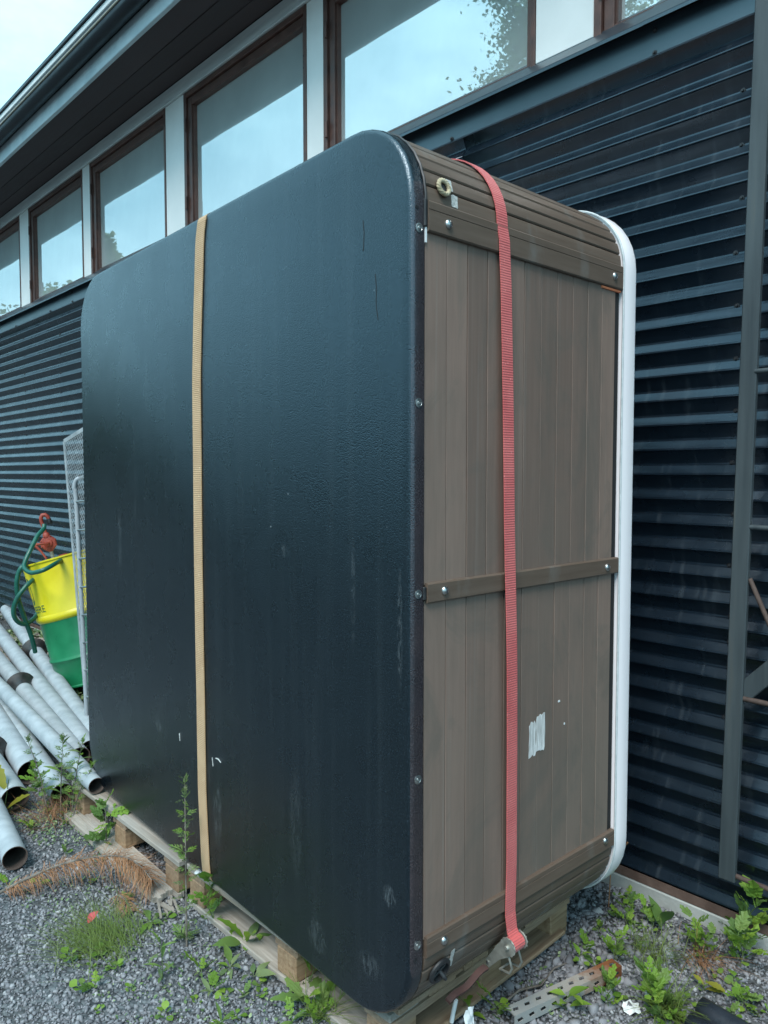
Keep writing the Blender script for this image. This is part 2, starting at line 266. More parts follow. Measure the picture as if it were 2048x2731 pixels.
# ---------------------------------------------------------------- helpers: meshes
class MB:
    def __init__(s): s.v = []; s.f = []; s.uv = None
    def add(s, vs, fs, M=None):
        o = len(s.v); s.v += [tuple(M @ Vector(p)) if M is not None else tuple(p) for p in vs]; s.f += [tuple(i+o for i in f) for f in fs]; return s
    def box(s, x0, x1, y0, y1, z0, z1, M=None):
        return s.add([(x0, y0, z0), (x1, y0, z0), (x1, y1, z0), (x0, y1, z0), (x0, y0, z1), (x1, y0, z1), (x1, y1, z1), (x0, y1, z1)],
                     [(0, 3, 2, 1), (4, 5, 6, 7), (0, 1, 5, 4), (1, 2, 6, 5), (2, 3, 7, 6), (3, 0, 4, 7)], M)
    def beam(s, x0, x1, y0, y1, z0, z1):
        return s.extrude([(y0, z0), (y1, z0), (y1, z1), (y0, z1)], x0, x1, lambda t, p, q: (t, p, q))
    def tube(s, path, r, n=8, caps=True, M=None):
        P = [Vector(p) for p in path]; rs = r if hasattr(r, '__len__') else [r]*len(P); rings = []; up = None
        for i, p in enumerate(P):
            t = (P[min(i+1, len(P)-1)]-P[max(i-1, 0)]).normalized()
            if up is None: up = t.orthogonal().normalized()
            a = (up - t*up.dot(t)).normalized(); up = a; b = t.cross(a)
            rings.append([p+(a*math.cos(2*math.pi*k/n)+b*math.sin(2*math.pi*k/n))*rs[i] for k in range(n)])
        vs = [q for rg in rings for q in rg]; fs = []
        for i in range(len(P)-1):
            for k in range(n):
                k2 = (k+1) % n; fs.append((i*n+k, i*n+k2, (i+1)*n+k2, (i+1)*n+k))
        if caps: fs += [tuple(range(n-1, -1, -1)), tuple((len(P)-1)*n+k for k in range(n))]
        return s.add(vs, fs, M)
    def lathe(s, prof, n=24, M=None, cap=True):
        vs = []; fs = []; m = len(prof)
        for k in range(n):
            a = 2*math.pi*k/n
            for (r, z) in prof: vs.append((r*math.cos(a), r*math.sin(a), z))
        for k in range(n):
            k2 = (k+1) % n
            for i in range(m-1): fs.append((k*m+i, k2*m+i, k2*m+i+1, k*m+i+1))
        if cap:
            if prof[0][0] > 1e-6: fs.append(tuple(k*m for k in range(n-1, -1, -1)))
            if prof[-1][0] > 1e-6: fs.append(tuple(k*m+m-1 for k in range(n)))
        return s.add(vs, fs, M)
    def extrude(s, prof, a, b, put):
        """closed profile of (p,q) points swept from a to b; put(t,p,q)->xyz"""
        n = len(prof); K = max(1, int(abs(b-a)/.35)); vs = [put(a+(b-a)*j/K, *q) for j in range(K+1) for q in prof]
        fs = [(j*n+i, j*n+(i+1) % n, (j+1)*n+(i+1) % n, (j+1)*n+i) for j in range(K) for i in range(n)]+[tuple(range(n-1, -1, -1)), tuple(range(K*n, K*n+n))]
        return s.add(vs, fs)
    def mesh(s, name):
        me = bpy.data.meshes.new(name); me.from_pydata(s.v, [], s.f); me.update(); return me
    def build(s, name, mat, parent=None, smooth=None, bevel=0, seg=1):
        me = s.mesh(name)
        bm = bmesh.new(); bm.from_mesh(me); bmesh.ops.recalc_face_normals(bm, faces=bm.faces); bm.to_mesh(me); bm.free()
        o = link(name, me, mat, parent)
        if smooth is not None: shade(me, smooth)
        if bevel:
            b = o.modifiers.new('bevel', 'BEVEL'); b.width = bevel; b.segments = seg; b.limit_method = 'ANGLE'; b.angle_limit = R(40)
        return o
def shade(me, ang):
    me.polygons.foreach_set('use_smooth', [True]*len(me.polygons))
    if ang < 180: me.set_sharp_from_angle(angle=R(ang))
def link(name, me, mat, parent=None):
    o = bpy.data.objects.new(name, me); col.objects.link(o)
    if mat and not me.materials: me.materials.append(MATS[mat])
    if parent is not None: o.parent = parent
    return o
def tag(o, label=None, cat=None, group=None, kind=None):
    if label: o['label'] = label
    if cat: o['category'] = cat
    if group: o['group'] = group
    if kind: o['kind'] = kind
    return o
def empty(name, loc=(0, 0, 0), rz=0, label=None, cat=None, group=None):
    o = bpy.data.objects.new(name, None); o.empty_display_size = 0.1; col.objects.link(o); o.location = loc; o.rotation_euler = (0, 0, rz)
    return tag(o, label, cat, group)
def inst(src, name, M, parent):
    o = bpy.data.objects.new(name, src); col.objects.link(o); o.parent = parent; o.matrix_local = M; return o
def rrect(x0, x1, z0, z1, r, n=14):
    pts = []
    for cx, cz, a0 in ((x1-r, z1-r, 0), (x0+r, z1-r, 90), (x0+r, z0+r, 180), (x1-r, z0+r, 270)):
        for k in range(n+1):
            a = R(a0+90*k/n); pts.append((cx+r*math.cos(a), cz+r*math.sin(a)))
    return pts
def text_geo(txt, size):
    cu = bpy.data.curves.new('t', 'FONT'); cu.body = txt; cu.size = size; cu.resolution_u = 3
    o = bpy.data.objects.new('t', cu); col.objects.link(o); dg = bpy.context.evaluated_depsgraph_get(); dg.update()
    me = o.evaluated_get(dg).to_mesh(); vs = [tuple(v.co) for v in me.vertices]; fs = [tuple(p.vertices) for p in me.polygons]
    o.evaluated_get(dg).to_mesh_clear(); bpy.data.objects.remove(o); bpy.data.curves.remove(cu); return vs, fs

# ================================================================ GROUND
m = MB(); m.add([(-150, -150, 0), (150, -150, 0), (150, 150, 0), (-150, 150, 0)], [(0, 1, 2, 3)])
tag(m.build('ground', 'gravel_bed'), kind='structure')
# loose stones of the yard (nobody could count them)
def stones(n, sampler, smin, smax, seed, name, label):
    rng = np.random.default_rng(seed); t = (1+5**.5)/2
    ico = np.array([(-1, t, 0), (1, t, 0), (-1, -t, 0), (1, -t, 0), (0, -1, t), (0, 1, t), (0, -1, -t), (0, 1, -t), (t, 0, -1), (t, 0, 1), (-t, 0, -1), (-t, 0, 1)])/1.9
    fc = np.array([(0, 11, 5), (0, 5, 1), (0, 1, 7), (0, 7, 10), (0, 10, 11), (1, 5, 9), (5, 11, 4), (11, 10, 2), (10, 7, 6), (7, 1, 8), (3, 9, 4), (3, 4, 2), (3, 2, 6), (3, 6, 8), (3, 8, 9), (4, 9, 5), (2, 4, 11), (6, 2, 10), (8, 6, 7), (9, 8, 1)])
    P = sampler(rng, n); n = len(P); S = smin+(smax-smin)*rng.random(n)**2.2
    V = ico[None]*(1+0.36*np.clip(rng.standard_normal((n, 12, 1)), -1.6, 1.6))*np.stack([S*(.8+.7*rng.random(n)), S*(.7+.5*rng.random(n)), S*(.45+.45*rng.random(n))], 1)[:, None, :]
    a = rng.random((n, 3))*np.array([6.28, 1.0, 1.0]); ca, sa = np.cos(a), np.sin(a)
    x, y, z = V[..., 0].copy(), V[..., 1].copy(), V[..., 2].copy()
    y, z = y*ca[:, 1:2]-z*sa[:, 1:2], y*sa[:, 1:2]+z*ca[:, 1:2]; x, z = x*ca[:, 2:3]-z*sa[:, 2:3], x*sa[:, 2:3]+z*ca[:, 2:3]
    x, y = x*ca[:, 0:1]-y*sa[:, 0:1], x*sa[:, 0:1]+y*ca[:, 0:1]
    V = np.stack([x+P[:, 0:1], y+P[:, 1:2], z+(P[:, 2]+S*.25)[:, None]], 2).reshape(-1, 3)
    F = (fc[None]+12*np.arange(n)[:, None, None]).reshape(-1)
    me = bpy.data.meshes.new(name); nf = n*20
    me.vertices.add(len(V)); me.vertices.foreach_set('co', V.ravel()); me.loops.add(nf*3); me.loops.foreach_set('vertex_index', F)
    me.polygons.add(nf); me.polygons.foreach_set('loop_start', np.arange(nf)*3); me.update(calc_edges=True); me.validate()
    return tag(link(name, me, 'gravel_stone'), label, 'gravel', kind='stuff')
def samp_main(rng, n):
    out = []
    d = 0
    while d < n:
        k = n; r = 1.0+6.2*rng.random(k)**1.25; a = R(90)+YAW+(rng.random(k)-.5)*R(64)
        x = CAM.x+r*np.cos(a); y = CAM.y+r*np.sin(a)
        ok = (y < -0.03) & (x > -5.5)
        u = x-.09; ok &= ~((x > -1.85) & (x < -0.2) & (y > -1.05) & (y < -.45))
        out.append(np.stack([x[ok], y[ok], np.zeros(ok.sum())], 1)); d += ok.sum()
    return np.concatenate(out)[:n]
stones(82000, samp_main, 0.0028, 0.0078, 3, 'gravel', 'loose blue grey crushed gravel covering the yard floor')
def samp_coarse(rng, n):
    x = rng.normal(0.03, .22, n*3); y = rng.normal(-.45, .28, n*3); ok = (y < -.04) & (x > -.2) & (y > -1.05)
    x, y = x[ok][:n], y[ok][:n]; return np.stack([x, y, np.zeros(len(x))], 1)
stones(700, samp_coarse, 0.006, 0.018, 5, 'coarse_gravel', 'coarser grey stones and rubble beside the pallet end')

# ================================================================ BUILDING
B = empty('workshop_building', (0, 0, 0), 0, 'long shed with dark corrugated cladding, strip windows and overhanging eave', 'building')
XL, XR = -16.0, 4.0
# corrugated sheets: one open profile swept along x
PITCH_Z = 0.0812; NOSE0 = 2.119; AMP = 0.028
prof = [(0.0, -AMP+.0015), (0.0008, -AMP-.0003), (0.0020, -AMP-.0010), (0.0062, -AMP+.0002), (0.0074, -AMP+.0020), (0.032, -0.0120), (0.0345, -0.0065), (0.040, -0.0055), (0.045, -0.0075), (0.0785, -AMP+.0048), (0.0802, -AMP+.0032)]
k0 = int((NOSE0-0.09)/PITCH_Z); zs = []
for k in range(-k0-1, int((2.93-NOSE0)/PITCH_Z)+1):
    for dz, y in prof:
        z = NOSE0+k*PITCH_Z+dz
        if 0.088 <= z <= 2.90: zs.append((z, y))
for j, (a, b, off) in enumerate(((XL, -0.80, -0.0009), (-0.82, XR, 0.0))):
    m = MB(); nx = max(2, int((b-a)/.25)); vs = []; fs = []
    for i in range(nx):
        x = a+(b-a)*i/(nx-1); vs += [(x, y+off, z) for z, y in zs]
    L = len(zs)
    for c_ in range(nx-1):
        for i in range(L-1): fs.append((c_*L+i, c_*L+i+1, c_*L+L+i+1, c_*L+L+i))
    m.add(vs, [f[::-1] for f in fs]); me_ = m.mesh('cladding_sheet'); shade(me_, 25); o = link('cladding_sheet', me_, 'cladding_steel', B)
    s_ = o.modifiers.new('solid', 'SOLIDIFY'); s_.thickness = 0.0007; s_.offset = -1
m = MB(); m.beam(XL, XR, 0.012, 0.18, -0.2, 3.0); m.build('wall_core', 'dark_core', B)
m = MB(); m.beam(XL, XR, -0.036, 0.011, -0.25, 0.052); m.build('plinth', 'concrete', B, bevel=.004)
m = MB(); m.beam(XL, XR, -0.034, 0.010, 0.0545, 0.0585).beam(XL, XR, -0.034, -0.031, 0.0585, 0.086); m.build('base_rail', 'rust_strip', B)
# hex screws with washers
m = MB(); M_ = Matrix.Rotation(R(90), 4, 'X'); m.lathe([(0.0085, 0), (0.0085, .002), (0.0078, .003)], 14, M_); m.lathe([(0.0045, .003), (0.0045, .008), (0.0035, .009)], 6, M_)
screw_me = m.mesh('screw'); screw_me.materials.append(MATS['screw_black'])
for X0, zoff in ((-7.80, 1), (-6.94, 0), (-6.08, 1), (-5.21, 0), (-0.815, 0), (0.294, 0)):
    for k in range(-24, 9):
        if (k+zoff) % 2 and k not in (-4, -15): continue
        z = NOSE0+k*PITCH_Z+0.037
        if z < 0.3 or z > 2.8: continue
        inst(screw_me, 'screw', Matrix.Translation((X0+random.uniform(-.008, .008), -0.0062, z+random.uniform(-.002, .004))), B)
# sill flashing: slope, lip; apron band below, in lapped lengths
for (a, b, dy) in ((XL, -4.83, 0), (-4.87, 0.045, -.0012), (0.005, XR, -.0024)):
    m = MB(); pr = [(0.02, 3.045), (-0.078, 2.945), (-0.080, 2.941), (-0.080, 2.930), (-0.0785, 2.930), (-0.0785, 2.9405), (-0.077, 2.9435), (0.02, 3.0425)]
    m.extrude([(y+dy, z-dy*.5) for y, z in pr], a, b, lambda t, p, q: (t, p, q)); m.build('sill_flashing', 'flashing_steel', B)
    m = MB(); pr = [(-0.033, 2.955), (-0.035, 2.848), (-0.040, 2.8395), (-0.0385, 2.8395), (-0.0335, 2.848), (-0.0315, 2.955)]
    m.extrude([(y+dy, z) for y, z in pr], a, b, lambda t, p, q: (t, p, q)); m.build('apron_flashing', 'flashing_steel', B)
for X0, z in ((-0.85, 2.856), (0.026, 2.925), (0.026, 2.853), (-4.85, 2.925), (-4.85, 2.853), (-5.33, 2.853), (-6.2, 2.925), (-6.2, 2.85), (-7.1, 2.855)):
    inst(screw_me, 'screw', Matrix.Translation((X0, -0.037, z)), B)
# frieze, soffit boards, fascia, gutter, roof
ZT = 3.845
m = MB(); m.beam(XL, XR, -0.030, 0.10, ZT, 3.936); m.build('frieze_board', 'frieze_paint', B, bevel=.004)
def wavy_board(name, y0, y1, z0, z1, mat, amp=.0025, seed=0, n=44):
    """long board with a slightly uneven edge"""
    m = MB(); vs = []; fs = []
    for i in range(n):
        x = XL+(XR-XL)*i/(n-1); a = amp*noise.noise((x*1.3, seed*7.1, 0)); b = amp*noise.noise((x*1.1, seed*7.1, 5))
        vs += [(x, y0+a, z0+b), (x, y1+a, z0+b), (x, y1+a, z1), (x, y0+a, z1)]
    for i in range(n-1):
        for k in range(4): fs.append((i*4+k, i*4+(k+1) % 4, i*4+4+(k+1) % 4, i*4+4+k))
    fs += [(3, 2, 1, 0), tuple((n-1)*4+k for k in range(4))]
    m.add(vs, fs); return m.build(name, mat, B, bevel=.003)
wavy_board('soffit_board', -0.139, -0.0305, 3.937, 3.957, 'soffit_board', seed=1)
wavy_board('soffit_board', -0.268, -0.146, 3.932, 3.955, 'soffit_board', seed=2)
wavy_board('soffit_board', -0.430, -0.276, 3.925, 3.95, 'soffit_board', seed=3)
m = MB(); m.beam(XL, XR, -0.434, 0.2, 3.960, 3.98); m.build('soffit_backing', 'dark_core', B)
wavy_board('fascia_board', -0.462, -0.436, 3.902, 4.02, 'fascia_paint', .004, seed=4)
m = MB(); pr = []
for k in range(11): a = R(180+180*k/10); pr.append((-0.517+.050*math.cos(a), 4.035+.050*math.sin(a)))
for k in range(11): a = R(360-180*k/10); pr.append((-0.517+.0475*math.cos(a), 4.035+.0475*math.sin(a)))
m.extrude(pr, XL, XR, lambda t, p, q: (t, p, q)); m.build('gutter', 'gutter_dark', B, 40)
m = MB(); m.tube([(XL, -.5705, 4.038), (XR, -.5705, 4.038)], .006, 8); m.build('gutter_bead', 'bead_beige', B, 60)
m = MB(); m.beam(XL, XR, -.572, -.46, 4.047, 4.058); m.build('roof_underlay', 'gutter_dark', B)
m = MB(); m.beam(XL, XR, -.578, -.49, 4.060, 4.098); m.build('drip_edge', 'drip_edge', B, bevel=.004)
m = MB(); m.extrude([(-.590, 4.100), (-.590, 4.120), (3.0, 4.70), (3.0, 4.67), (-.45, 4.104)], XL, XR, lambda t, p, q: (t, p, q)); m.build('roof', 'gutter_dark', B)
# far gable shell so that the shed is a closed volume
m = MB(); m.beam(XL, XR, 2.2, 2.4, -.2, 4.5); m.box(XL, XL+.1, .18, 2.2, -.2, 4.4); m.box(XR-.1, XR, .18, 2.2, -.2, 4.4); m.build('rear_wall', 'dark_core', B)
# windows and white panels between them
posts = [(-9.5, -9.26), (-8.06, -7.92), (-7.33, -7.10), (-6.10, -5.863), (-4.662, -4.521), (-3.319, -3.080), (-1.841, -1.707), (-0.457, -0.213), (1.04, 1.18), (2.40, 2.64)]
ZB = 3.03
for (a, b) in posts:
    m = MB(); m.box(a, b, -0.016, 0.10, ZB-.02, ZT-.001); m.build('mullion_panel', 'white_panel', B, bevel=.003)
for (p, q) in zip(posts[:-1], posts[1:]):
    a, b = p[1], q[0]
    W_ = empty('window', ((a+b)/2, 0, ZB-.06)); W_.parent = B
    hw = (b-a)/2; h = ZT-ZB+.06; fr = 0.048
    def part(name, mat, x0, x1, y0, y1, z0, z1, par=W_, bev=.003):
        m = MB(); m.box(x0, x1, y0, y1, z0, z1); return m.build(name, mat, par, bevel=bev)
    part('frame_jamb', 'window_wood', -hw+.001, -hw+.030, -0.020, .10, 0, h-.002); part('frame_jamb', 'window_wood', hw-.022, hw-.001, -0.020, .10, 0, h-.002)
    part('frame_head', 'window_wood', -hw+.030, hw-.022, -0.018, .10, h-.034, h-.002)
    part('sash_stile', 'window_wood', -hw+.033, -hw+.072, -0.006, .06, 0.012, h-.037); part('sash_stile', 'window_wood', hw-.046, hw-.024, -0.006, .06, 0.012, h-.037)
    part('sash_rail', 'window_wood', -hw+.072, hw-.046, -0.004, .058, h-.085, h-.037); part('sash_rail', 'window_wood', -hw+.072, hw-.046, -0.004, .058, 0.012, .058)
    part('putty_bead', 'window_wood', -hw+.072, -hw+.082, 0.008, .05, 0.058, h-.085, bev=0)
    part('pane', 'pane_glass', -hw+.072, hw-.046, .030, .034, 0.05, h-.08, bev=0)
    part('inner_pane', 'inner_glass', -hw+.072, hw-.046, .082, .086, 0.0, h-.08, bev=0)
    part('blind', 'interior', -hw+.06, hw-.04, .118, .130, 0.0, h-.05, bev=0)
    for zz in (.16, h-.24):
        m = MB(); m.tube([(-hw+.030, -.024, zz), (-hw+.030, -.024, zz+.075)], .007, 8); m.build('hinge', 'window_wood', W_, 50)
    m = MB()
    for zz in (h-.30, h-.27, h-.24): m.lathe([(0.0, 0), (.005, 0), (.005, .002)], 8, Matrix.Translation((hw-.034, -.0065, zz)) @ Matrix.Rotation(R(90), 4, 'X'))
    m.build('latch_holes', 'screw_black', W_)

# ================================================================ HOT TUB standing on its edge
TX, TY, TYAW, TZ = 0.0898, -1.2521, -0.0448, 0.166
W, H, D, RC = 2.0031, 2.1, 0.903, 0.2
T = empty('hot_tub', (TX, TY, TZ), TYAW, 'square hot tub stood on its edge, black tray outward, brown plank sides', 'hot tub')
TM = Matrix.Translation((TX, TY, TZ)) @ Matrix.Rotation(TYAW, 4, 'Z')
def loft(loops, cap0=True, cap1=True):
    m = MB(); n = len(loops[0]); vs = [p for l in loops for p in l]; fs = []
    for i in range(len(loops)-1):
        for k in range(n): fs.append((i*n+k, i*n+(k+1) % n, (i+1)*n+(k+1) % n, (i+1)*n+k))
    if cap0: fs.append(tuple(range(n)))
    if cap1: fs.append(tuple((len(loops)-1)*n+k for k in range(n-1, -1, -1)))
    return m.add(vs, fs)
def loop(ins, v, wob=0.0):
    pts = rrect(-W+ins, -ins, ins, H-ins, max(.02, RC-ins)); o = []
    for i, (u, w_) in enumerate(pts):
        o.append((u, v+(wob*noise.noise((u*6, w_*6, 3)) if wob else 0), w_))
    return o
# subdivide straight runs so the soft edge can waver
def rich(ins, v, wob=0.0, bulge=0.0):
    base = rrect(-W+ins, -ins, ins, H-ins, max(.02, RC-ins), 12); o = []
    for i in range(len(base)):
        a = base[i]; b = base[(i+1) % len(base)]; d = math.hypot(b[0]-a[0], b[1]-a[1]); k = max(1, int(d/.09))
        for j in range(k):
            t = j/k; u = a[0]+(b[0]-a[0])*t; w_ = a[1]+(b[1]-a[1])*t
            s = wob*(noise.noise((u*5, w_*5, 3))+.6*noise.noise((u*17, w_*17, 9)))
            o.append((u+(bulge*noise.noise((u*3, w_*3, 1)) if bulge else 0), v+s, w_))
    return o
def resample(l, n):
    P = [Vector(p) for p in l]; P.append(P[0]); s = [0]
    for a, b in zip(P[:-1], P[1:]): s.append(s[-1]+(b-a).length)
    o = []; j = 0
    for i in range(n):
        t = s[-1]*i/n
        while s[j+1] < t: j += 1
        f = (t-s[j])/max(1e-9, s[j+1]-s[j]); o.append(tuple(P[j].lerp(P[j+1], f)))
    return o
NL = 220
loops = []
for k in range(6):
    a = R(90*k/5); rf = .014
    loops.append(resample(rich(rf*(1-math.sin(a)), rf*(1-math.cos(a))), NL))
loops.append(resample(rich(0.0, .030), NL)); loops.append(resample(rich(0.0005, .0405, .0025), NL)); loops.append(resample(rich(.010, .0415, .0025), NL))
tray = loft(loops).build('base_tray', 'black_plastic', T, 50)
core = loft([loop(.018, .040), loop(.018, .8402)]).build('cabinet_core', 'dark_core', T, 40)
# straight strips of planks, four sides; right side (u=0) is the one in view
V0, V1 = .0445, .8335
seams = [.0445]+[.115+.0698*k for k in range(10)]+[.8115]
def plank(v0, v1, w0, w1, th=.0125):
    m = MB(); c = .0009
    pr = [(-.018, v0+.0011), (-.0035-c, v0+.0011), (-.0035, v0+c+.0011), (-.0035, v1-c-.0011), (-.0035-c, v1-.0011), (-.018, v1-.0011)]
    n = 7; vs = []; fs = []
    wob = random.uniform(-.0006, .0006)
    for i in range(n):
        w_ = w0+(w1-w0)*i/(n-1); d = wob+.0009*noise.noise((w_*2, v0*31, 4))
        vs += [(u+(d if u > -.01 else 0), v, w_) for u, v in pr]
    L = len(pr)
    for i in range(n-1):
        for k in range(L-1): fs.append((i*L+k, i*L+k+1, (i+1)*L+k+1, (i+1)*L+k))
    fs += [tuple(range(L)), tuple((n-1)*L+k for k in range(L-1, -1, -1))]
    m.add(vs, fs); return m.build('plank', 'tub_plank', T)
for a, b in zip(seams[:-1], seams[1:]):
    plank(a, b, 1.0600, 1.8385); plank(a, b, .2400, 1.0220)
m = MB(); m.box(-.018, -.006, .8125, .8335, .24, 1.838); m.build('edge_trim', 'dark_core', T)
def band(w0, w1, ridge=False, name='cover_strip', proud=.0065):
    m = MB(); c = .003
    pr = [(-.017, w0), (proud-c, w0), (proud, w0+c), (proud, w1-c), (proud-c, w1), (-.017, w1)]
    if ridge: h = w0+.70*(w1-w0); pr = pr[:3]+[(proud, h-.0015), (proud-.0014, h), (proud, h+.0015)]+pr[3:]
    m.extrude(pr, V0+.003, V1, lambda t, u, w_: (u, t, w_))
    return m.build(name, 'tub_slat', T, 30)
band(1.836, 1.903, True); band(1.018, 1.0635); band(.197, .247, True)
for (a_, b_) in ((1.845, 1.905), (1.026, 1.056)):
    m = MB(); m.box(-.016, .004, .037, .047, a_, b_); m.build('strip_end_cap', 'black_rubber', T, bevel=.002)
dm = MB(); dm.lathe([(.0105, 0), (.0105, .0015), (.0098, .0035), (.007, .006), (.0035, .0072), (0, .0076)], 18); dome = dm.mesh('dome_cap'); dome.materials.append(MATS['silver_screw']); shade(dome, 50)
RX = Matrix.Rotation(R(90), 4, 'Y')
for v_, w_ in ((.108, 1.863), (.789, 1.868), (.101, 1.0425), (.773, 1.0395), (.104, .219), (.785, .229)):
    inst(dome, 'screw_cap', Matrix.Translation((.0066, v_, w_)) @ RX, T)
wm = MB(); wm.lathe([(.0105, 0), (.0105, .0012), (.0075, .0016), (.0070, .0010), (.0045, .0010), (.0042, .0030), (.002, .0034), (.0016, .0018), (0, .0018)], 18); washer = wm.mesh('tray_screw'); washer.materials.append(MATS['silver_screw']); shade(washer, 40)
for v_, w_ in ((.0235, 1.839), (.0235, 1.463), (.0235, 1.041), (.0235, .622), (.0235, .238)):
    inst(washer, 'tray_screw', Matrix.Translation((.0003, v_, w_)) @ RX, T)
m = MB()
for w_ in (1.882, .205): m.lathe([(0, 0), (.005, 0), (.005, .0012), (.003, .0014)], 10, Matrix.Translation((-.0004, .017, w_)) @ RX)
m.build('empty_screw_hole', 'screw_black', T)
m = MB(); m.box(-.012, .0010, .0415, .0465, 1.812, 1.862); m.build('white_shim', 'white_plastic', T)
m = MB(); m.box(-.010, .0008, .735, .832, 1.8288, 1.8345); m.build('orange_tape_edge', 'orange_tape', T)
# curved corner slats
NS = 8
def corner(cu, cw, a0, tilt=0):
    for k in range(NS):
        b0 = a0+90*k/NS; b1 = a0+90*(k+1)/NS; m = MB(); pr = []
        R1 = RC-.0015; R0 = RC-.014; ga = 0.45
        for a in (b0+ga, b0+ga+.9): pr.append((a, R1-(.0028 if a == b0+ga else 0)))
        for j in range(1, 4): pr.append((b0+ga+.9+(b1-b0-2*ga-1.8)*j/3, R1+.0004*(j in (1, 2))))
        pr.append((b1-ga, R1-.0028)); pr += [(b1-ga, R0), ((b0+b1)/2, R0), (b0+ga, R0)]
        dv = random.uniform(-.003, .002)
        m.extrude(pr, V0+dv, V1, lambda t, a, r: (cu+r*math.cos(R(a)), t, cw+r*math.sin(R(a))))
        m.build('corner_slat', 'tub_slat', T, 25)
corner(-RC, H-RC, 0); corner(-RC, RC, 270); corner(-W+RC, H-RC, 90); corner(-W+RC, RC, 180)
# cracks and gouges in the tray face
for pts in ([(-.161, 1.89), (-.157, 1.86), (-.160, 1.82)], [(-.118, 1.76), (-.114, 1.73), (-.115, 1.69), (-.108, 1.655)]):
    m = MB(); m.tube([(u, -.0001, w_) for u, w_ in pts], .0009, 5); m.build('crack', 'dark_core', T, 60)
for pts in ([(-.902, .387), (-.908, .414)], [(-.884, .418), (-.868, .420), (-.852, .413)], [(-1.135, .43), (-1.132, .405)]):
    m = MB(); m.tube([(u, -.0004, w_) for u, w_ in pts], [.0022]+[.0028]*(len(pts)-2)+[.0012], 5); m.build('gouge', 'foil', T, 60)
# dark rubber edging along the curved slats by the tray
m = MB(); pth = []
for k in range(19):
    a = R(90*k/18); pth.append((-RC+(RC-.001+.0012*(k % 2))*math.cos(a), .0435, H-RC+(RC-.001+.0012*(k % 2))*math.sin(a)))
m.tube(pth, .0035, 6); m.build('edge_seal', 'black_rubber', T, 50)
# plain panels on the hidden sides
m = MB(); m.box(-W+RC+.001, -RC-.001, V0, V1, H-.016, H-.003); m.build('top_panel', 'tub_slat', T, bevel=.002)
m = MB(); m.box(-W+RC+.001, -RC-.001, V0, V1, .003, .016); m.build('bottom_panel', 'tub_slat', T, bevel=.002)
m = MB(); m.box(-W+.003, -W+.016, V0, V1, RC+.001, H-RC-.001); m.build('far_side_panel', 'tub_plank', T, bevel=.002)
# acrylic shell: rim, then bowl facing the wall
def rl(out_, v): return resample([(u, v, w_) for u, w_ in rrect(-W-out_, out_, -out_, H+out_, RC+out_, 16)], NL)
sh = [rl(-.02, .8405), rl(.004, .8405), rl(.006, .8412), rl(.007, .843), rl(.0095, .896), rl(.0085, .9005), rl(.005, .903), rl(-.012, .905), rl(-.12, .903), rl(-.16, .885), rl(-.22, .60), rl(-.30, .25), rl(-.42, .20)]
loft(sh).build('shell_rim', 'white_shell', T, 50)
m = MB(); lp = [(u, .8385, w_) for u, w_ in rrect(-W-.0055, .0055, -.0055, H+.0055, RC+.0055, 16)]; lp.append(lp[0]); m.tube(lp, .0035, 6, False); m.build('rim_seam', 'frieze_paint', T, 60)
# rope ring with foil remnants near the top corner
def on_corner(ang, v, top=True, lift=0.0):
    cw = H-RC if top else RC; r = RC+lift
    p = Vector((-RC+r*math.cos(R(ang)), v, cw+r*math.sin(R(ang)))); nrm = Vector((math.cos(R(ang)), 0, math.sin(R(ang))))
    tz = nrm; tx = Vector((0, 1, 0)); ty = tz.cross(tx)
    return Matrix(((tx.x, ty.x, tz.x, p.x), (tx.y, ty.y, tz.y, p.y), (tx.z, ty.z, tz.z, p.z), (0, 0, 0, 1)))
Mr = on_corner(12, .098, True, .003)
ring = empty('rope_ring'); ring.parent = T; ring.matrix_local = Mr
for s_ in range(3):
    m = MB(); pth = []
    for k in range(49):
        a = 2*math.pi*k/48; b = 5*a+2*math.pi*s_/3; rr_ = .0160+.0029*math.cos(b); pth.append((rr_*math.cos(a), rr_*math.sin(a), .003+.0029*math.sin(b)))
    m.tube(pth, .0029, 6, False); m.build('strand', 'rope', ring, 60)
m = MB(); m.lathe([(0, 0), (.0135, 0), (.0135, .001)], 18, Mr); m.build('ring_hole', 'screw_black', T)
def patch(M, w_, h_, name, mat, seed, jag=.12):
    rng = random.Random(seed); m = MB(); pts = []
    n = 22
    for k in range(n):
        t = k/n*4; s = int(t); f = t-s; x, y = [(-1+2*f, -1), (1, -1+2*f), (1-2*f, 1), (-1, 1-2*f)][s]
        pts.append((x*w_/2*(1-jag*rng.random()), y*h_/2*(1-jag*rng.random())))
    m.extrude(pts, 0, .0006, lambda t, p, q: (p, q, t)); m.v = [tuple(M @ Vector(p)) for p in m.v]
    return m.build(name, mat, T)
patch(on_corner(16.5, .126, True, -.0008), .018, .030, 'foil_label', 'foil', 1); patch(on_corner(6.2, .136, True, -.0008), .022, .030, 'foil_label', 'foil', 2)
patch(on_corner(-14, .143, False, -.0008), .013, .050, 'foil_label', 'foil', 3, .05)
FM = lambda v_, w_: Matrix(((0, 0, 1, -.0030), (1, 0, 0, v_), (0, 1, 0, w_), (0, 0, 0, 1)))
patch(FM(.4435, .612), .032, .098, 'white_sticker', 'sticker', 4, .2); patch(FM(.4785, .622), .040, .104, 'white_sticker', 'sticker', 5)
patch(FM(.56, .690), .009, .006, 'white_sticker', 'white_plastic', 6); patch(FM(.586, .622), .005, .006, 'white_sticker', 'white_plastic', 7)
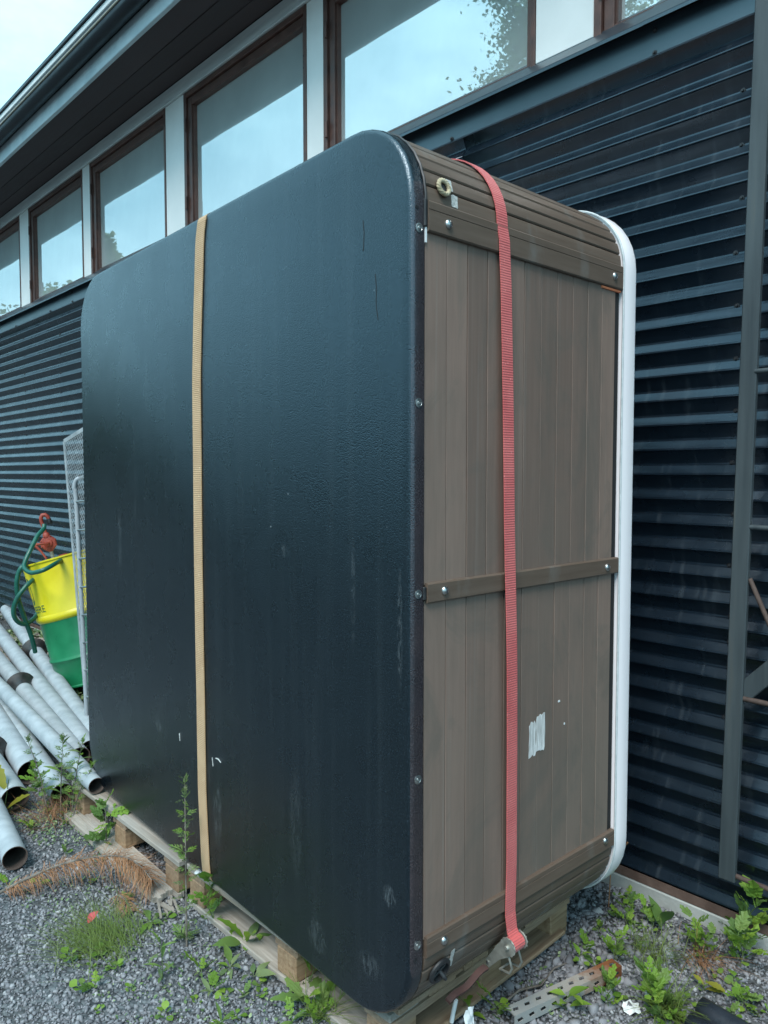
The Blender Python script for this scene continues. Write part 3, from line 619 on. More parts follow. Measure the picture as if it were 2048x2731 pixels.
# drain fitting
Md = on_corner(-17, .101, False, 0)
m = MB(); m.lathe([(.0185, 0), (.031, 0), (.0335, .003), (.033, .007), (.029, .010), (.024, .010), (.0225, .006), (.0215, -.004), (.012, -.006), (0, -.006)], 30, Md); m.build('drain_fitting', 'black_rubber', T, 40)
m = MB(); m.box(-.021, .021, -.003, .003, -.002, .006, Md @ Matrix.Rotation(R(35), 4, 'Z')); m.box(-.003, .003, -.021, .021, -.002, .006, Md @ Matrix.Rotation(R(35), 4, 'Z')); m.tube([(0, 0, 0), (.006, -.010, .016), (.010, -.016, .022)], [.006, .006, .004], 8, True, Md); m.build('drain_tap', 'black_rubber', T, bevel=.001)

# ---------------------------------------------------------------- straps
def ribbon(name, path, width, nrm, mat, parent, th=.0028, side=None):
    """webbing: path points, outward normals, side vectors; uv y runs along the length in metres"""
    vs = []; fs = []; uvs = []; s = 0; prev = None; n = len(path)
    for p, nn, sd in zip(path, nrm, side):
        p = Vector(p); nn = Vector(nn).normalized(); sd = Vector(sd).normalized()
        if prev is not None: s += (p-prev).length
        prev = p
        for a, b in ((-.5, 0), (.5, 0), (.5, 1), (-.5, 1)):
            vs.append(tuple(p+sd*width*a+nn*th*b)); uvs.append((a*width, s))
    for i in range(n-1):
        for k in range(4): fs.append((i*4+k, i*4+(k+1) % 4, i*4+4+(k+1) % 4, i*4+4+k))
    fs += [(0, 1, 2, 3), tuple((n-1)*4+k for k in (3, 2, 1, 0))]
    me = bpy.data.meshes.new(name); me.from_pydata(vs, [], fs); uvl = me.uv_layers.new(name='UVMap')
    for l in me.loops: uvl.data[l.index].uv = uvs[l.vertex_index]
    bm = bmesh.new(); bm.from_mesh(me); bmesh.ops.recalc_face_normals(bm, faces=bm.faces); bm.to_mesh(me); bm.free(); me.update()
    return link(name, me, mat, parent)
# tan strap: a loop round tray and shell, passing vertically down the black face
S1 = empty('tan_lashing_strap', TM @ Vector((-.97, 0, 0)), TYAW, 'tan webbing strap running vertically down the black tray face', 'strap')
key = [(2.1, -.929), (2.0, -.945), (1.62, -.9745), (1.03, -.979), (.30, -.973), (.05, -.957), (0, -.950)]
def interp(w_):
    for (a, ua), (b, ub) in zip(key[:-1], key[1:]):
        if a >= w_ >= b: return ua+(ub-ua)*(a-w_)/(a-b)
    return key[-1][1]
path = []; nr = []; sd = []
def addp(p, n_): path.append(Vector(p)-Vector((-.97, 0, 0))); nr.append(n_); sd.append((1, 0, 0))
for k in range(8): addp((-.929, .85-.83*k/7, H+.002), (0, 0, 1))
for k in range(5): a = R(22.5*k); addp((-.929, .021-.022*math.sin(a), H-.021+.0225*math.cos(a)), (0, -math.sin(a), math.cos(a)))
for k in range(1, 60):
    w_ = 2.075-(2.075-.025)*k/60; addp((interp(w_)+.0015*noise.noise((w_*6, 0, 0)), -.0015-.001*abs(noise.noise((w_*3, 7, 0))), w_), (0, -1, 0))
for k in range(5): a = R(22.5*k); addp((-.950, .021-.0225*math.cos(a), .021-.0225*math.sin(a)), (0, -math.cos(a), -math.sin(a)))
for k in range(8): addp((-.950, .02+.83*k/7, -.0018), (0, 0, -1))
ribbon('webbing', path, .053, nr, 'tan_web', S1, side=sd)
# red ratchet strap over the right-hand side
S2 = empty('red_ratchet_strap', TM @ Vector((0, .33, 0)), TYAW, 'faded red ratchet strap over the brown plank side, buckle at bottom', 'strap')
kv = [(2.3, .290), (1.9, .296), (1.75, .304), (1.19, .3135), (.81, .3295), (.32, .3425), (.0, .3425)]
def vv(w_):
    for (a, ua), (b, ub) in zip(kv[:-1], kv[1:]):
        if a >= w_ >= b: return ua+(ub-ua)*(a-w_)/(a-b)
    return kv[-1][1]
path = []; nr = []; sd = []
def addq(u, v, w_, n_): path.append((u, v-.33, w_)); nr.append(n_); sd.append((0, 1, 0))
for k in range(6): addq(-1.7+1.45*k/5, .290, H+.0015, (0, 0, 1))
for k in range(13):
    a = R(90-90*k/12); r = RC+.0035; addq(-RC+r*math.cos(a), .290+.006*k/12, H-RC+r*math.sin(a), (math.cos(a), 0, math.sin(a)))
for k in range(1, 50):
    w_ = 1.9-(1.9-.155)*k/50; slack = .0090+.010*math.sin(math.pi*max(0, min(1, (1.83-w_)/1.63)))
    addq(slack, vv(w_)+.001*noise.noise((w_*5, 2, 0)), w_, (1, 0, 0))
for (u, w_) in ((.016, .145), (.024, .133), (.036, .128)): addq(u, .3425, w_, (.6, 0, .8))
ribbon('webbing', path, .038, nr, 'red_web', S2, side=sd)
# ratchet: long axis leans down and under the tub
RM = Matrix.Translation((.020, .0125, .118)) @ Matrix.Rotation(R(38), 4, 'Y') @ Matrix.Scale(.88, 4)     # local -z runs down the body
ra = empty('ratchet'); ra.parent = S2; ra.matrix_local = RM
for s_ in (-1, 1):
    m = MB(); y = s_*.027
    pts = [(.026*math.cos(R(a))+.004, .026*math.sin(R(a))+.002) for a in range(-20, 201, 20)]+[(-.020, -.035), (-.014, -.110), (-.004, -.122), (.008, -.118), (.012, -.060)]
    m.extrude(pts, y-.0013, y+.0013, lambda t, p, q: (p, t, q)); m.build('side_plate', 'zinc', ra, bevel=.0006)
    m = MB(); pts = [((.024+.0035*(k % 2))*math.cos(2*math.pi*k/24)+.004, (.024+.0035*(k % 2))*math.sin(2*math.pi*k/24)+.002) for k in range(24)]
    m.extrude(pts, y+s_*.0022-.001, y+s_*.0022+.001, lambda t, p, q: (p, t, q)); m.build('gear', 'zinc', ra)
    m = MB(); m.lathe([(.007, 0), (.007, .006), (.0055, .008), (0, .008)], 12, Matrix.Translation((.004, y+s_*.003, .002)) @ Matrix.Rotation(R(-90*s_), 4, 'X')); m.build('axle_end', 'zinc', ra, 40)
    m = MB(); m.lathe([(.005, 0), (.005, .003), (0, .0045)], 10, Matrix.Translation((-.004, y+s_*.001, -.108)) @ Matrix.Rotation(R(-90*s_), 4, 'X')); m.build('rivet', 'silver_screw', ra, 40)
ps = []; pn = []; pd = []
for k in range(33): a = 2*math.pi*k/12; r = .015+.0022*a/6.28; ps.append((.004+r*math.cos(a), 0, .002+r*math.sin(a))); pn.append((math.cos(a), 0, math.sin(a))); pd.append((0, 1, 0))
ribbon('wound_webbing', ps, .045, pn, 'red_web', ra, side=pd)
m = MB(); m.tube([(.018, -.022, -.022), (.050, -.022, -.040), (.054, -.022, -.060), (.030, -.022, -.085), (.030, .022, -.085), (.054, .022, -.060), (.050, .022, -.040), (.018, .022, -.022)], .0038, 8); m.build('handle', 'zinc', ra, 60)
m = MB(); m.box(-.016, -.012, -.026, .026, -.112, -.040); m.build('release_plate', 'zinc', ra, bevel=.001)
m = MB(); m.tube([(-.006, -.03, -.108), (-.006, .03, -.108)], .005, 10); m.build('cross_pin', 'zinc', ra, 50)
# slack tail, folded and running along the foot of the tub
ps = []; pn = []; pd = []
for k in range(14):
    t = k/13; ps.append((-.034-.020*t, -.030-.12*t, .040-.045*t+.004*math.sin(t*9))); pn.append((.35, 0, .9)); pd.append((.9, .15, -.35))
ribbon('webbing_tail', ps, .016, pn, 'dark_web', S2, side=pd, th=.008)

# ================================================================ PALLETS
def pallet(name, x0, x1, y0, y1, label, front_mat, bcol, blocks_x, broken=False):
    P = empty(name, ((x0+x1)/2, y0, 0), 0, label, 'pallet', 'pallets under the hot tub'); ox = (x0+x1)/2
    def b(nm, mat, xa, xb, ya, yb, za, zb, bev=.003, ends=0.0):
        m = MB(); n = 9; vs = []; fs = []
        along_x = (xb-xa) > (yb-ya)
        sd_ = random.random()*50
        for i in range(n):
            t = i/(n-1); w1 = .0022*noise.noise((t*5, sd_, 0)); w2 = .0018*noise.noise((t*4, sd_, 9))
            if along_x: x = xa+(xb-xa)*t-ox; vs += [(x, ya+w1-y0, za+w2), (x, yb+w1-y0, za+w2), (x, yb+w1-y0, zb+w2), (x, ya+w1-y0, zb+w2)]
            else: y = ya+(yb-ya)*t-y0; vs += [(xa+w1-ox, y, za+w2), (xb+w1-ox, y, za+w2), (xb+w1-ox, y, zb+w2), (xa+w1-ox, y, zb+w2)]
        for i in range(n-1):
            for k in range(4): fs.append((i*4+k, i*4+(k+1) % 4, i*4+4+(k+1) % 4, i*4+4+k))
        fs += [(3, 2, 1, 0), tuple((n-1)*4+k for k in range(4))]
        m.add(vs, fs); return m.build(nm, mat, P, bevel=bev)
    d = y1-y0; rows = [y0+.005, y0+d/2-.045, y1-.10]
    nb = 6; bw = .105
    for k in range(nb):                                     # top deck boards along x
        ya = y0+(d-bw)*k/(nb-1); jx = random.uniform(-.006, .006)
        b('deck_board', front_mat if k == 0 else 'wood_brown_x', x0+jx, x1+jx, ya, ya+bw, .1245, .1445)
    for xa in blocks_x: b('stringer_board', 'wood_brown_y', xa-.008, xa+.098, y0+.004, y1-.004, .1025, .1235)
    for xa in blocks_x:
        for ya in rows: b('block', 'wood_block', xa, xa+.090, ya, ya+.095, .0235, .1015, .004)
    for i, ya in enumerate(rows):
        if not (broken and i == 0): b('runner_board', front_mat if i == 0 else 'wood_brown_x', x0+.01, x1-.01, ya-.004, ya+.10, .001, .0225)
    return P, b
pallet('wooden_pallet', -2.0, -1.06, -1.205, -.40, 'weathered grey pallet under the far end of the tub with splintered edge', 'wood_grey_x', 0, (-1.975, -1.58, -1.165), True)
P2, b2 = pallet('wooden_pallet', -1.03, -.035, -1.190, -.385, 'brown pallet under the near bottom corner of the tub by the ratchet', 'wood_grey_x', 0, (-1.02, -.515, -.130))
b2('runner_board', 'wood_brown_y', -.165, -.020, -1.20, -.43, .0228, .0232+.012)
b2('loose_batten', 'wood_brown_y', -.125, -.020, -1.175, -.93, .145, .160, .003)
# the broken runner lying askew in front of the far pallet, splintered end
pb = empty('broken_board', (-1.50, -1.215, 0), R(-1.5), 'broken grey weathered board with splintered end lying before the far pallet', 'board')
m = MB(); rng = random.Random(4); xe = [.40+.05*rng.random() for _ in range(9)]
for k in range(8):
    ya = -.05+.1*k/8; yb = -.05+.1*(k+1)/8; e = .38+.055*rng.random(); m.box(-.46, e, ya, yb-.0004, .004+.001*(k % 2), .024+.0015*(k % 3))
m.build('plank', 'wood_grey_x', pb)
m = MB()
for k in range(7):
    a = rng.uniform(-.5, .3); x = .40+.03*rng.random(); y = -.05+.1*rng.random(); L = .05+.05*rng.random()
    m.box(0, L, -.004, .004, 0, .004, Matrix.Translation((x, y, .006+.010*rng.random())) @ Matrix.Rotation(a, 4, 'Z') @ Matrix.Rotation(R(rng.uniform(-6, 6)), 4, 'Y'))
m.build('splinters', 'wood_grey_x', pb)

# ================================================================ PIPES
def pipe(label, a, b, r, open_end=True, rb=None, coupling=None, taper=False, sag=0):
    a = Vector(a); b = Vector(b); d = b-a; L = d.length; q = d.to_track_quat('X', 'Z')
    P = bpy.data.objects.new('irrigation_pipe', None); col.objects.link(P); P.location = a; P.rotation_euler = q.to_euler(); tag(P, label, 'pipe', 'galvanised pipes lying beside the shed')
    m = MB(); n = 26; rs = [(0, r*.84 if taper else r), (.02, r*.86 if taper else r), (.12, r), (L, r)]
    vs = []; fs = []
    nseg = 14; xs = [0, .004]+[L*k/nseg for k in range(1, nseg+1)]
    def rad(x):
        for (p, u), (q_, v_) in zip(rs[:-1], rs[1:]):
            if p <= x <= q_: return u+(v_-u)*(x-p)/(q_-p)
        return r
    for x in xs:
        w_ = 1-.006*(x == 0)
        for k in range(n):
            t = 2*math.pi*k/n; rr_ = rad(x)*w_*(1+.004*noise.noise((x*1.5, math.cos(t)*.6, r*50))); vs.append((x, rr_*math.cos(t), rr_*math.sin(t)))
    for i in range(len(xs)-1):
        for k in range(n): fs.append((i*n+k, i*n+(k+1) % n, (i+1)*n+(k+1) % n, (i+1)*n+k))
    m.add(vs, fs); m.build('wall', 'galvanised', P, 60)
    m = MB(); ri = rad(0)-.003; m.tube([(0.0005, 0, 0), (.02, 0, 0), (min(L, 1.2), 0, 0)], [ri, ri-.0005, r*.8], n, False)
    m.add([(min(L, 1.2)*.99, r*math.cos(2*math.pi*k/16)*.8, r*math.sin(2*math.pi*k/16)*.8) for k in range(16)], [tuple(range(16))]); m.build('inside', 'pipe_inside', P, 60)
    m = MB(); m.lathe([(ri, 0), (rad(0)*.994, 0)], n, Matrix.Rotation(R(90), 4, 'Y'), False); m.build('cut_edge', 'rust_strip', P)
    if coupling:
        Mc = Matrix.Translation((coupling, 0, 0)) @ Matrix.Rotation(R(-90), 4, 'Y')
        m = MB(); m.lathe([(r*1.0, .10), (r*1.12, .07), (r*1.2, .03), (r*1.75, -.012), (r*1.85, -.02), (r*1.8, -.026), (r*1.62, -.016), (r*1.15, .01), (r*1.02, .02)], 28, Mc, False); m.build('coupling', 'coupling_black', P, 50)
        m = MB(); m.lathe([(r*1.0, .0), (r*1.14, .003), (r*1.16, .02), (r*1.1, .03)], 28, Mc, False); m.build('coupling_ring', 'pipe_inside', P, 50)
    return P
def ext(a, b, t):  # point beyond b
    a, b = Vector(a), Vector(b); return b+(b-a).normalized()*t
A = (-1.775, -1.187, .184); Bq = (-3.533, -1.033, .20); pipe('narrow grey pipe with its open end resting on the far pallet', A, ext(A, Bq, 1.6), .040, taper=True)
A = (-2.085, -1.215, .060); Bq = (-3.669, -.996, .062); pipe('grey pipe half hidden under the narrow pipe, ending at the pallet corner', A, ext(A, Bq, 1.2), .047)
A = (-2.424, -1.235, .062); Bq = (-3.295, -1.108, .062); pipe('thick grey pipe ending behind the tall mugwort clump', A, ext(A, Bq, 1.6), .056)
A = (-2.165, -1.385, .062); Bq = (-2.466, -1.355, .062); pipe('widest open pipe end, left of the mugwort clump', A, ext(A, Bq, 2.0), .058, coupling=.62)
A = (-1.655, -1.545, .055); Bq = (-1.977, -1.5, .056); pipe('short grey pipe with open end lying nearest on the gravel', A, ext(A, Bq, 1.6), .044)
A = (-2.35, -1.03, .10); Bq = (-4.602, -.718, .10); pipe('mossy pipe with flared black coupling, lower of the two couplings', A, ext(A, Bq, 1.4), .050, coupling=1.47)
A = (-2.4, -.96, .10); Bq = (-5.608, -.418, .10); pipe('long plain grey pipe lying between the two coupled pipes', A, ext(A, Bq, 1.5), .054)
A = (-2.45, -.883, .10); Bq = (-6.6, -.05, .10); pipe('pipe nearest the wall with black coupling beside the yellow drum', A, ext(A, Bq, .2), .052, coupling=2.36)
# slatted bearer under the far ends of the pipes
bp = empty('timber_bearer', (-5.4, -.55, 0), R(-10), 'low grey slatted timber bearer under the far pipe ends', 'bearer')
for k in range(7):
    m = MB(); m.box(-.55+.165*k, -.55+.165*k+.13, -.45, .42, .022, .042); m.build('slat', 'wood_grey_x', bp, bevel=.003)
m = MB(); m.box(-.56, .6, -.40, -.32, .001, .0215); m.box(-.56, .6, .30, .38, .001, .0215); m.build('rail', 'wood_brown_x', bp)

# ================================================================ OIL DRUM with pump
DR, DH = .285, .86
lean = Matrix.Rotation(R(15.5), 4, Vector((.72, -.694, 0)).normalized())
dbase = Vector((-3.80, -.300, .090))
DMx = Matrix.Translation(dbase) @ lean
DRM = bpy.data.objects.new('oil_drum', None); col.objects.link(DRM); DRM.matrix_world = DMx; tag(DRM, 'leaning oil drum, yellow above and green below, behind the pipes', 'drum')
def ringprof(z0, z1, ribs, r=DR):
    p = [(r, z0)]
    for z in ribs: p += [(r, z-.020), (r+.006, z-.010), (r+.010, z), (r+.006, z+.010), (r, z+.020)]
    p.append((r, z1)); return p
zy = .455
m = MB(); m.lathe([(DR-.004, .006), (DR+.006, 0), (DR+.007, .008), (DR, .016)]+ringprof(.02, zy, [.19])[1:], 48, None, True); m.build('lower_shell', 'drum_green', DRM, 40)
m = MB(); m.lathe([(DR, zy), (DR+.004, zy+.004), (DR+.013, zy+.018), (DR+.013, zy+.034), (DR+.003, zy+.048), (DR, zy+.052), (DR, DH-.016), (DR+.007, DH-.010), (DR+.007, DH), (DR-.006, DH), (DR-.008, DH-.016)], 48, None, False); m.build('upper_shell', 'drum_yellow', DRM, 40)
m = MB(); m.lathe([(DR-.007, DH-.016), (DR-.04, DH-.018), (DR-.06, DH-.014), (0, DH-.014)], 48, None, False); m.build('lid', 'drum_lid', DRM, 40)
m = MB(); m.lathe([(.032, 0), (.032, .02), (.022, .024), (0, .024)], 14, Matrix.Translation((.02, -.03, DH-.014))); m.build('bung', 'pump_red', DRM, 40)
# lettering wrapped round the drum and the emblem beside it
view = (Vector((CAM.x, CAM.y, .9))-dbase); vang = math.atan2(view.y, view.x)
def wrap(vs, fs, a_end, z, name, mat, lift=.0012):
    m = MB(); xm = max(v[0] for v in vs)
    m.add([((DR+lift)*math.cos(a_end+(x-xm)/DR), (DR+lift)*math.sin(a_end+(x-xm)/DR), z+y) for x, y, _ in vs], fs); return m.build(name, mat, DRM)
vs_, fs_ = text_geo('JOHN DEERE', .066); wrap(vs_, fs_, vang-R(47), zy+.078, 'lettering', 'logo_green')
m = MB(); pts = []
for (u, w_) in rrect(-.085, .085, -.095, .095, .035, 5): pts.append((u, w_))
grid = [(u, w_, 0) for u, w_ in pts]+[(0, 0, 0)]; n_ = len(pts)
ea = vang-R(84)
wrap([(u*.97+.0, w_, 0) for u, w_, _ in grid], [(n_, i, (i+1) % n_) for i in range(n_)], ea+.3, zy+.225, 'emblem', 'logo_green')
body = [(-.06, -.02), (-.02, -.04), (.03, -.035), (.06, -.06), (.065, -.05), (.04, -.015), (.045, .01), (.07, .03), (.062, .045), (.04, .03), (.01, .012), (-.03, .01), (-.055, .0)]
wrap([(u, w_, 0) for u, w_ in body], [tuple(range(len(body)))], ea+.3-.05, zy+.225, 'emblem_mark', 'drum_yellow', .0026)
# rotary hand pump, in the drum's leaning frame
PU = bpy.data.objects.new('barrel_pump', None); col.objects.link(PU); PU.matrix_world = DMx @ Matrix.Translation((-.085, -.062, DH-.014)) @ Matrix.Rotation(vang+R(90), 4, 'Z') @ Matrix.Scale(.70, 4)
tag(PU, 'rusty red rotary hand pump standing on the oil drum lid', 'pump')
# local x = to the right as seen, y = away from the viewer
m = MB(); m.lathe([(.034, 0), (.034, .018), (.024, .024), (.017, .03), (.017, .10)], 18); m.build('stand_pipe', 'zinc', PU, 40)
By = Matrix.Translation((0, 0, .175)) @ Matrix.Rotation(R(90), 4, 'X')
m = MB(); m.lathe([(0, -.045), (.030, -.045), (.036, -.034), (.066, -.030), (.074, -.024), (.074, .018), (.066, .026), (.040, .030), (.034, .046), (.014, .05), (0, .05)], 26, By); m.build('body', 'pump_red', PU, 35)
m = MB()
for k in range(8):
    a = 2*math.pi*k/8+.3; m.lathe([(.008, 0), (.008, .066), (.004, .07)], 8, By @ Matrix.Translation((.071*math.cos(a), .071*math.sin(a), -.036)))
m.build('flange_bolts', 'pump_red', PU, 40)
m = MB(); m.lathe([(.022, 0), (.03, .02), (.03, .04), (.026, .05)], 16, Matrix.Translation((0, 0, .090))); m.build('inlet_neck', 'pump_red', PU, 40)
m = MB(); m.lathe([(.032, 0), (.034, .03), (.024, .05)], 16, Matrix.Translation((0, 0, .232))); m.build('outlet_neck', 'pump_red', PU, 40)
m = MB(); m.tube([(0, 0, .26), (-.004, 0, .34), (-.006, 0, .40), (.0, 0, .435), (.018, 0, .457), (.042, 0, .455), (.060, 0, .432), (.064, 0, .405)], [.019, .018, .018, .019, .020, .020, .019, .019], 12); m.build('spout', 'pump_red', PU, 60)
m = MB(); m.lathe([(.021, 0), (.024, .01), (.022, .05), (.015, .055)], 14, Matrix.Translation((.064, 0, .355))); m.build('nozzle', 'black_rubber', PU, 40)
m = MB(); m.tube([(0, -.05, .175), (0, -.075, .175), (-.06, -.085, .185), (-.105, -.085, .19), (-.11, -.085, .175), (-.078, -.088, .11), (-.052, -.09, .035), (-.056, -.09, .02)], [.014, .013, .011, .016, .013, .010, .010, .009], 10); m.build('crank', 'pump_red', PU, 60)
m = MB(); m.tube([(-.05, -.09, .022), (-.14, -.10, .0)], .012, 10); m.build('crank_grip', 'black_rubber', PU, 60)
# green hose: spout, round the lid, looping down to the ground
def catmull(P, n=8):
    P = [Vector(p) for p in P]; o = []
    for i in range(len(P)-1):
        p0, p1, p2, p3 = P[max(i-1, 0)], P[i], P[i+1], P[min(i+2, len(P)-1)]
        for k in range(n):
            t = k/n; o.append(.5*((2*p1)+(-p0+p2)*t+(2*p0-5*p1+4*p2-p3)*t*t+(-p0+3*p1-3*p2+p3)*t**3))
    o.append(P[-1]); return o
Rv = Vector((math.cos(YAW), math.sin(YAW), 0)); Uv = Vector((-math.sin(YAW)*math.sin(PITCH)*-1*-1, 0, 0))
fw = Vector((-math.sin(YAW)*math.cos(PITCH), math.cos(YAW)*math.cos(PITCH), -math.sin(PITCH))); upv = Rv.cross(fw)
def at(px, py, d): return CAM+(fw+Rv*((px-1024)/1973.26)+upv*((1365.5-py)/1973.26))*d
def hp(x, y, d): return at(x/6.38, 1360+y/6.38, d)
hz = [hp(755, 250, 4.95), hp(735, 330, 4.93), hp(640, 440, 4.86), hp(520, 680, 4.78), hp(440, 850, 4.74), hp(415, 980, 4.70), hp(520, 1065, 4.66), hp(720, 1030, 4.62), hp(930, 920, 4.70), hp(1040, 850, 4.85), hp(960, 830, 5.0), hp(760, 930, 5.03), hp(540, 985, 4.92), hp(400, 955, 4.80), hp(310, 1090, 4.78), hp(285, 1300, 4.78), hp(320, 1550, 4.80), hp(420, 1850, 4.85), hp(540, 2180, 4.92), hp(600, 2420, 4.98)]
HO = empty('green_hose', (hz[-1].x, hz[-1].y, 0), 0, 'dark green rubber hose looped from the drum pump to the ground', 'hose')
m = MB(); m.tube([p-HO.location for p in catmull(hz)], .0145, 10); m.build('upper_run', 'hose_green', HO, 60)
h2 = [hp(640, 1450, 5.15), hp(690, 1480, 5.1), hp(680, 1640, 5.02), hp(600, 1820, 4.94), hp(430, 1940, 4.86), hp(290, 1890, 4.80), hp(228, 1740, 4.77), hp(270, 1550, 4.76), hp(400, 1350, 4.78), hp(560, 1190, 4.86), hp(700, 1100, 5.1)]
m = MB(); m.tube([p-HO.location for p in catmull(h2)], .0145, 10); m.build('lower_loop', 'hose_green', HO, 60)

# ================================================================ MESH TROLLEY behind the tub
pa, pbm = at(170.6, 1177, 4.15), at(230, 1892, 4.15); pc = at(310, 1090, 3.72); pd_ = at(330, 2020, 3.72)
TR = empty('mesh_trolley', (pbm.x, pbm.y, 0), 0, 'galvanised mesh trolley standing between drum and hot tub', 'trolley'); to = TR.location.copy()
m = MB(); e1 = (pc-pa); L1 = e1.length; e1n = e1/L1; e2 = (pbm-pa); L2 = e2.length; e2n = e2/L2; nn = e1n.cross(e2n).normalized()
def strip(m, a, b, w_, th):
    d = (b-a).normalized(); s_ = d.cross(nn).normalized()*w_/2; t_ = nn*th/2
    m.add([a-s_-t_, a+s_-t_, a+s_+t_, a-s_+t_, b-s_-t_, b+s_-t_, b+s_+t_, b-s_+t_], [(0, 1, 2, 3), (7, 6, 5, 4), (0, 4, 5, 1), (1, 5, 6, 2), (2, 6, 7, 3), (3, 7, 4, 0)])
def clipline(c, sgn):
    pts = []
    for (p, q) in (((0, 0), (L1, 0)), ((L1, 0), (L1, L2)), ((L1, L2), (0, L2)), ((0, L2), (0, 0))):
        f0 = p[0]+sgn*p[1]*.62-c; f1 = q[0]+sgn*q[1]*.62-c
        if f0*f1 < 0: t = f0/(f0-f1); pts.append((p[0]+(q[0]-p[0])*t, p[1]+(q[1]-p[1])*t))
    return pts
for sgn in (1, -1):
    c = -L2*.62 if sgn < 0 else 0
    while c < L1+(L2*.62 if sgn > 0 else 0):
        q = clipline(c, sgn)
        if len(q) == 2: strip(m, pa+e1n*q[0][0]+e2n*q[0][1]-to, pa+e1n*q[1][0]+e2n*q[1][1]-to,   .0026, .0015)
        c += .021
m.build('mesh_panel', 'mesh_metal', TR)
m = MB()
for a, b in ((pa, pc), (pa, pbm), (pc, pd_), (pbm, pd_)): strip(m, a-to, b-to, .022, .004)
m.build('panel_edge', 'mesh_metal', TR)
tp = [at(265, 1262, 3.95), at(222, 1273, 4.05), at(204, 1280, 4.06), at(198, 1302, 4.06), at(203, 1340, 4.06), at(217, 1600, 4.06), at(230, 1880, 4.06), at(231, 1930, 4.06)]
m = MB(); m.tube([p-to for p in catmull(tp, 6)], .0115, 10); m.build('frame_tube', 'galvanised', TR, 60)
for y in (1338, 1414, 1490, 1566, 1640, 1714, 1787, 1858):
    f = (y-1340)/540; x = 203+27*f; m = MB(); m.tube([at(x+1, y, 4.05)-to, at(x+75, y-8+6*f, 3.86)-to], .0055, 8); m.build('rung', 'silver_screw', TR, 60)
m = MB()
for p in (pbm, pd_):
    m.tube([Vector((p.x, p.y, p.z))-to, Vector((p.x, p.y, .0))-to], .012, 8)
m.build('foot', 'galvanised', TR, 60)

# ================================================================ STEEL FRAME against the wall (right)
F = empty('steel_frame', (1.15, -.12, 0), 0, 'grey steel bar frame with rungs leaning on the corrugated wall', 'frame'); fo = F.location.copy()
def vec(*a): return Vector(a)-fo
def bar(name, a, b, w_, t_, mat, side=(1, 0, 0)):
    a = Vector(a)-fo; b = Vector(b)-fo; d = (b-a).normalized(); s_ = Vector(side); s_ = (s_-d*s_.dot(d)).normalized(); n_ = d.cross(s_)
    m = MB(); vs = []
    for p in (a, b):
        for i, j in ((-1, -1), (1, -1), (1, 1), (-1, 1)): vs.append(p+s_*w_/2*i+n_*t_/2*j)
    m.add(vs, [(3, 2, 1, 0), (4, 5, 6, 7), (0, 1, 5, 4), (1, 2, 6, 5), (2, 3, 7, 6), (3, 0, 4, 7)]); return m.build(name, mat, F, bevel=.0025)
bar('upright', (.345, -.105, .222), (.392, -.085, 3.4), .049, .020, 'steel_post')
bar('upright', (1.15, -.16, 0.0), (1.20, -.085, 3.4), .05, .020, 'steel_post')
def rod(name, a, b, r, mat):
    m = MB(); m.tube([Vector(a)-fo, Vector(b)-fo], r, 12); return m.build(name, mat, F, 60)
for z, mt in ((.240, 'rusty_rod'), (.795, 'rusty_rod'), (1.315, 'steel_post'), (1.775, 'steel_post')):
    x0 = .345+.047*(z-.222)/3.178; rod('rung', (x0+.02, -.10, z), (1.16, -.13, z-.004), .008, mt)
rod('brace', (.385, -.095, 1.16), (.70, -.10, .46), .007, 'rusty_rod')
bar('brace', (.365, -.098, .80), (.75, -.105, 1.22), .055, .006, 'steel_post', side=(0, 0, 1))

# ================================================================ SCRAP on the ground
# perforated angle iron, rusted at its far end
AI = empty('perforated_angle_iron', (.094, -.86, .012), math.atan2(.352, .088), 'perforated galvanised angle iron with a rusty far end', 'angle iron')
m = MB(); L = .40
def holes(m, put, w_, seed):
    n = 10; p = L/n; xs = []
    for i in range(n):
        x0 = i*p; hx0, hx1 = x0+p*.22, x0+p*.78; y0, y1 = w_*.32, w_*.68
        o_ = [(x0, 0), (x0+p, 0), (x0+p, w_), (x0, w_)]; cx, cy = (hx0+hx1)/2, (y0+y1)/2
        i_ = [(hx0, y0+.002), (hx1-.006, y0), (hx1, y1-.002), (hx0+.006, y1)]
        b_ = len(m.v); 
        for zt in (0, .0024):
            for q in o_+i_: m.v.append(put(q[0], q[1], zt))
        for k in range(4):
            k2 = (k+1) % 4
            m.f += [(b_+k, b_+k2, b_+4+k2, b_+4+k), (b_+8+k, b_+12+k, b_+12+k2, b_+8+k2), (b_+4+k, b_+4+k2, b_+12+k2, b_+12+k)]
        m.f += [(b_, b_+8, b_+9, b_+1), (b_+2, b_+10, b_+11, b_+3)]
holes(m, lambda x, y, z: (x, y+.0, .034-z), .036, 1); m.build('flange', 'angle_steel', AI)
m = MB(); holes(m, lambda x, y, z: (x, .0-z, .034-y), .034, 2); m.build('flange', 'angle_steel', AI)
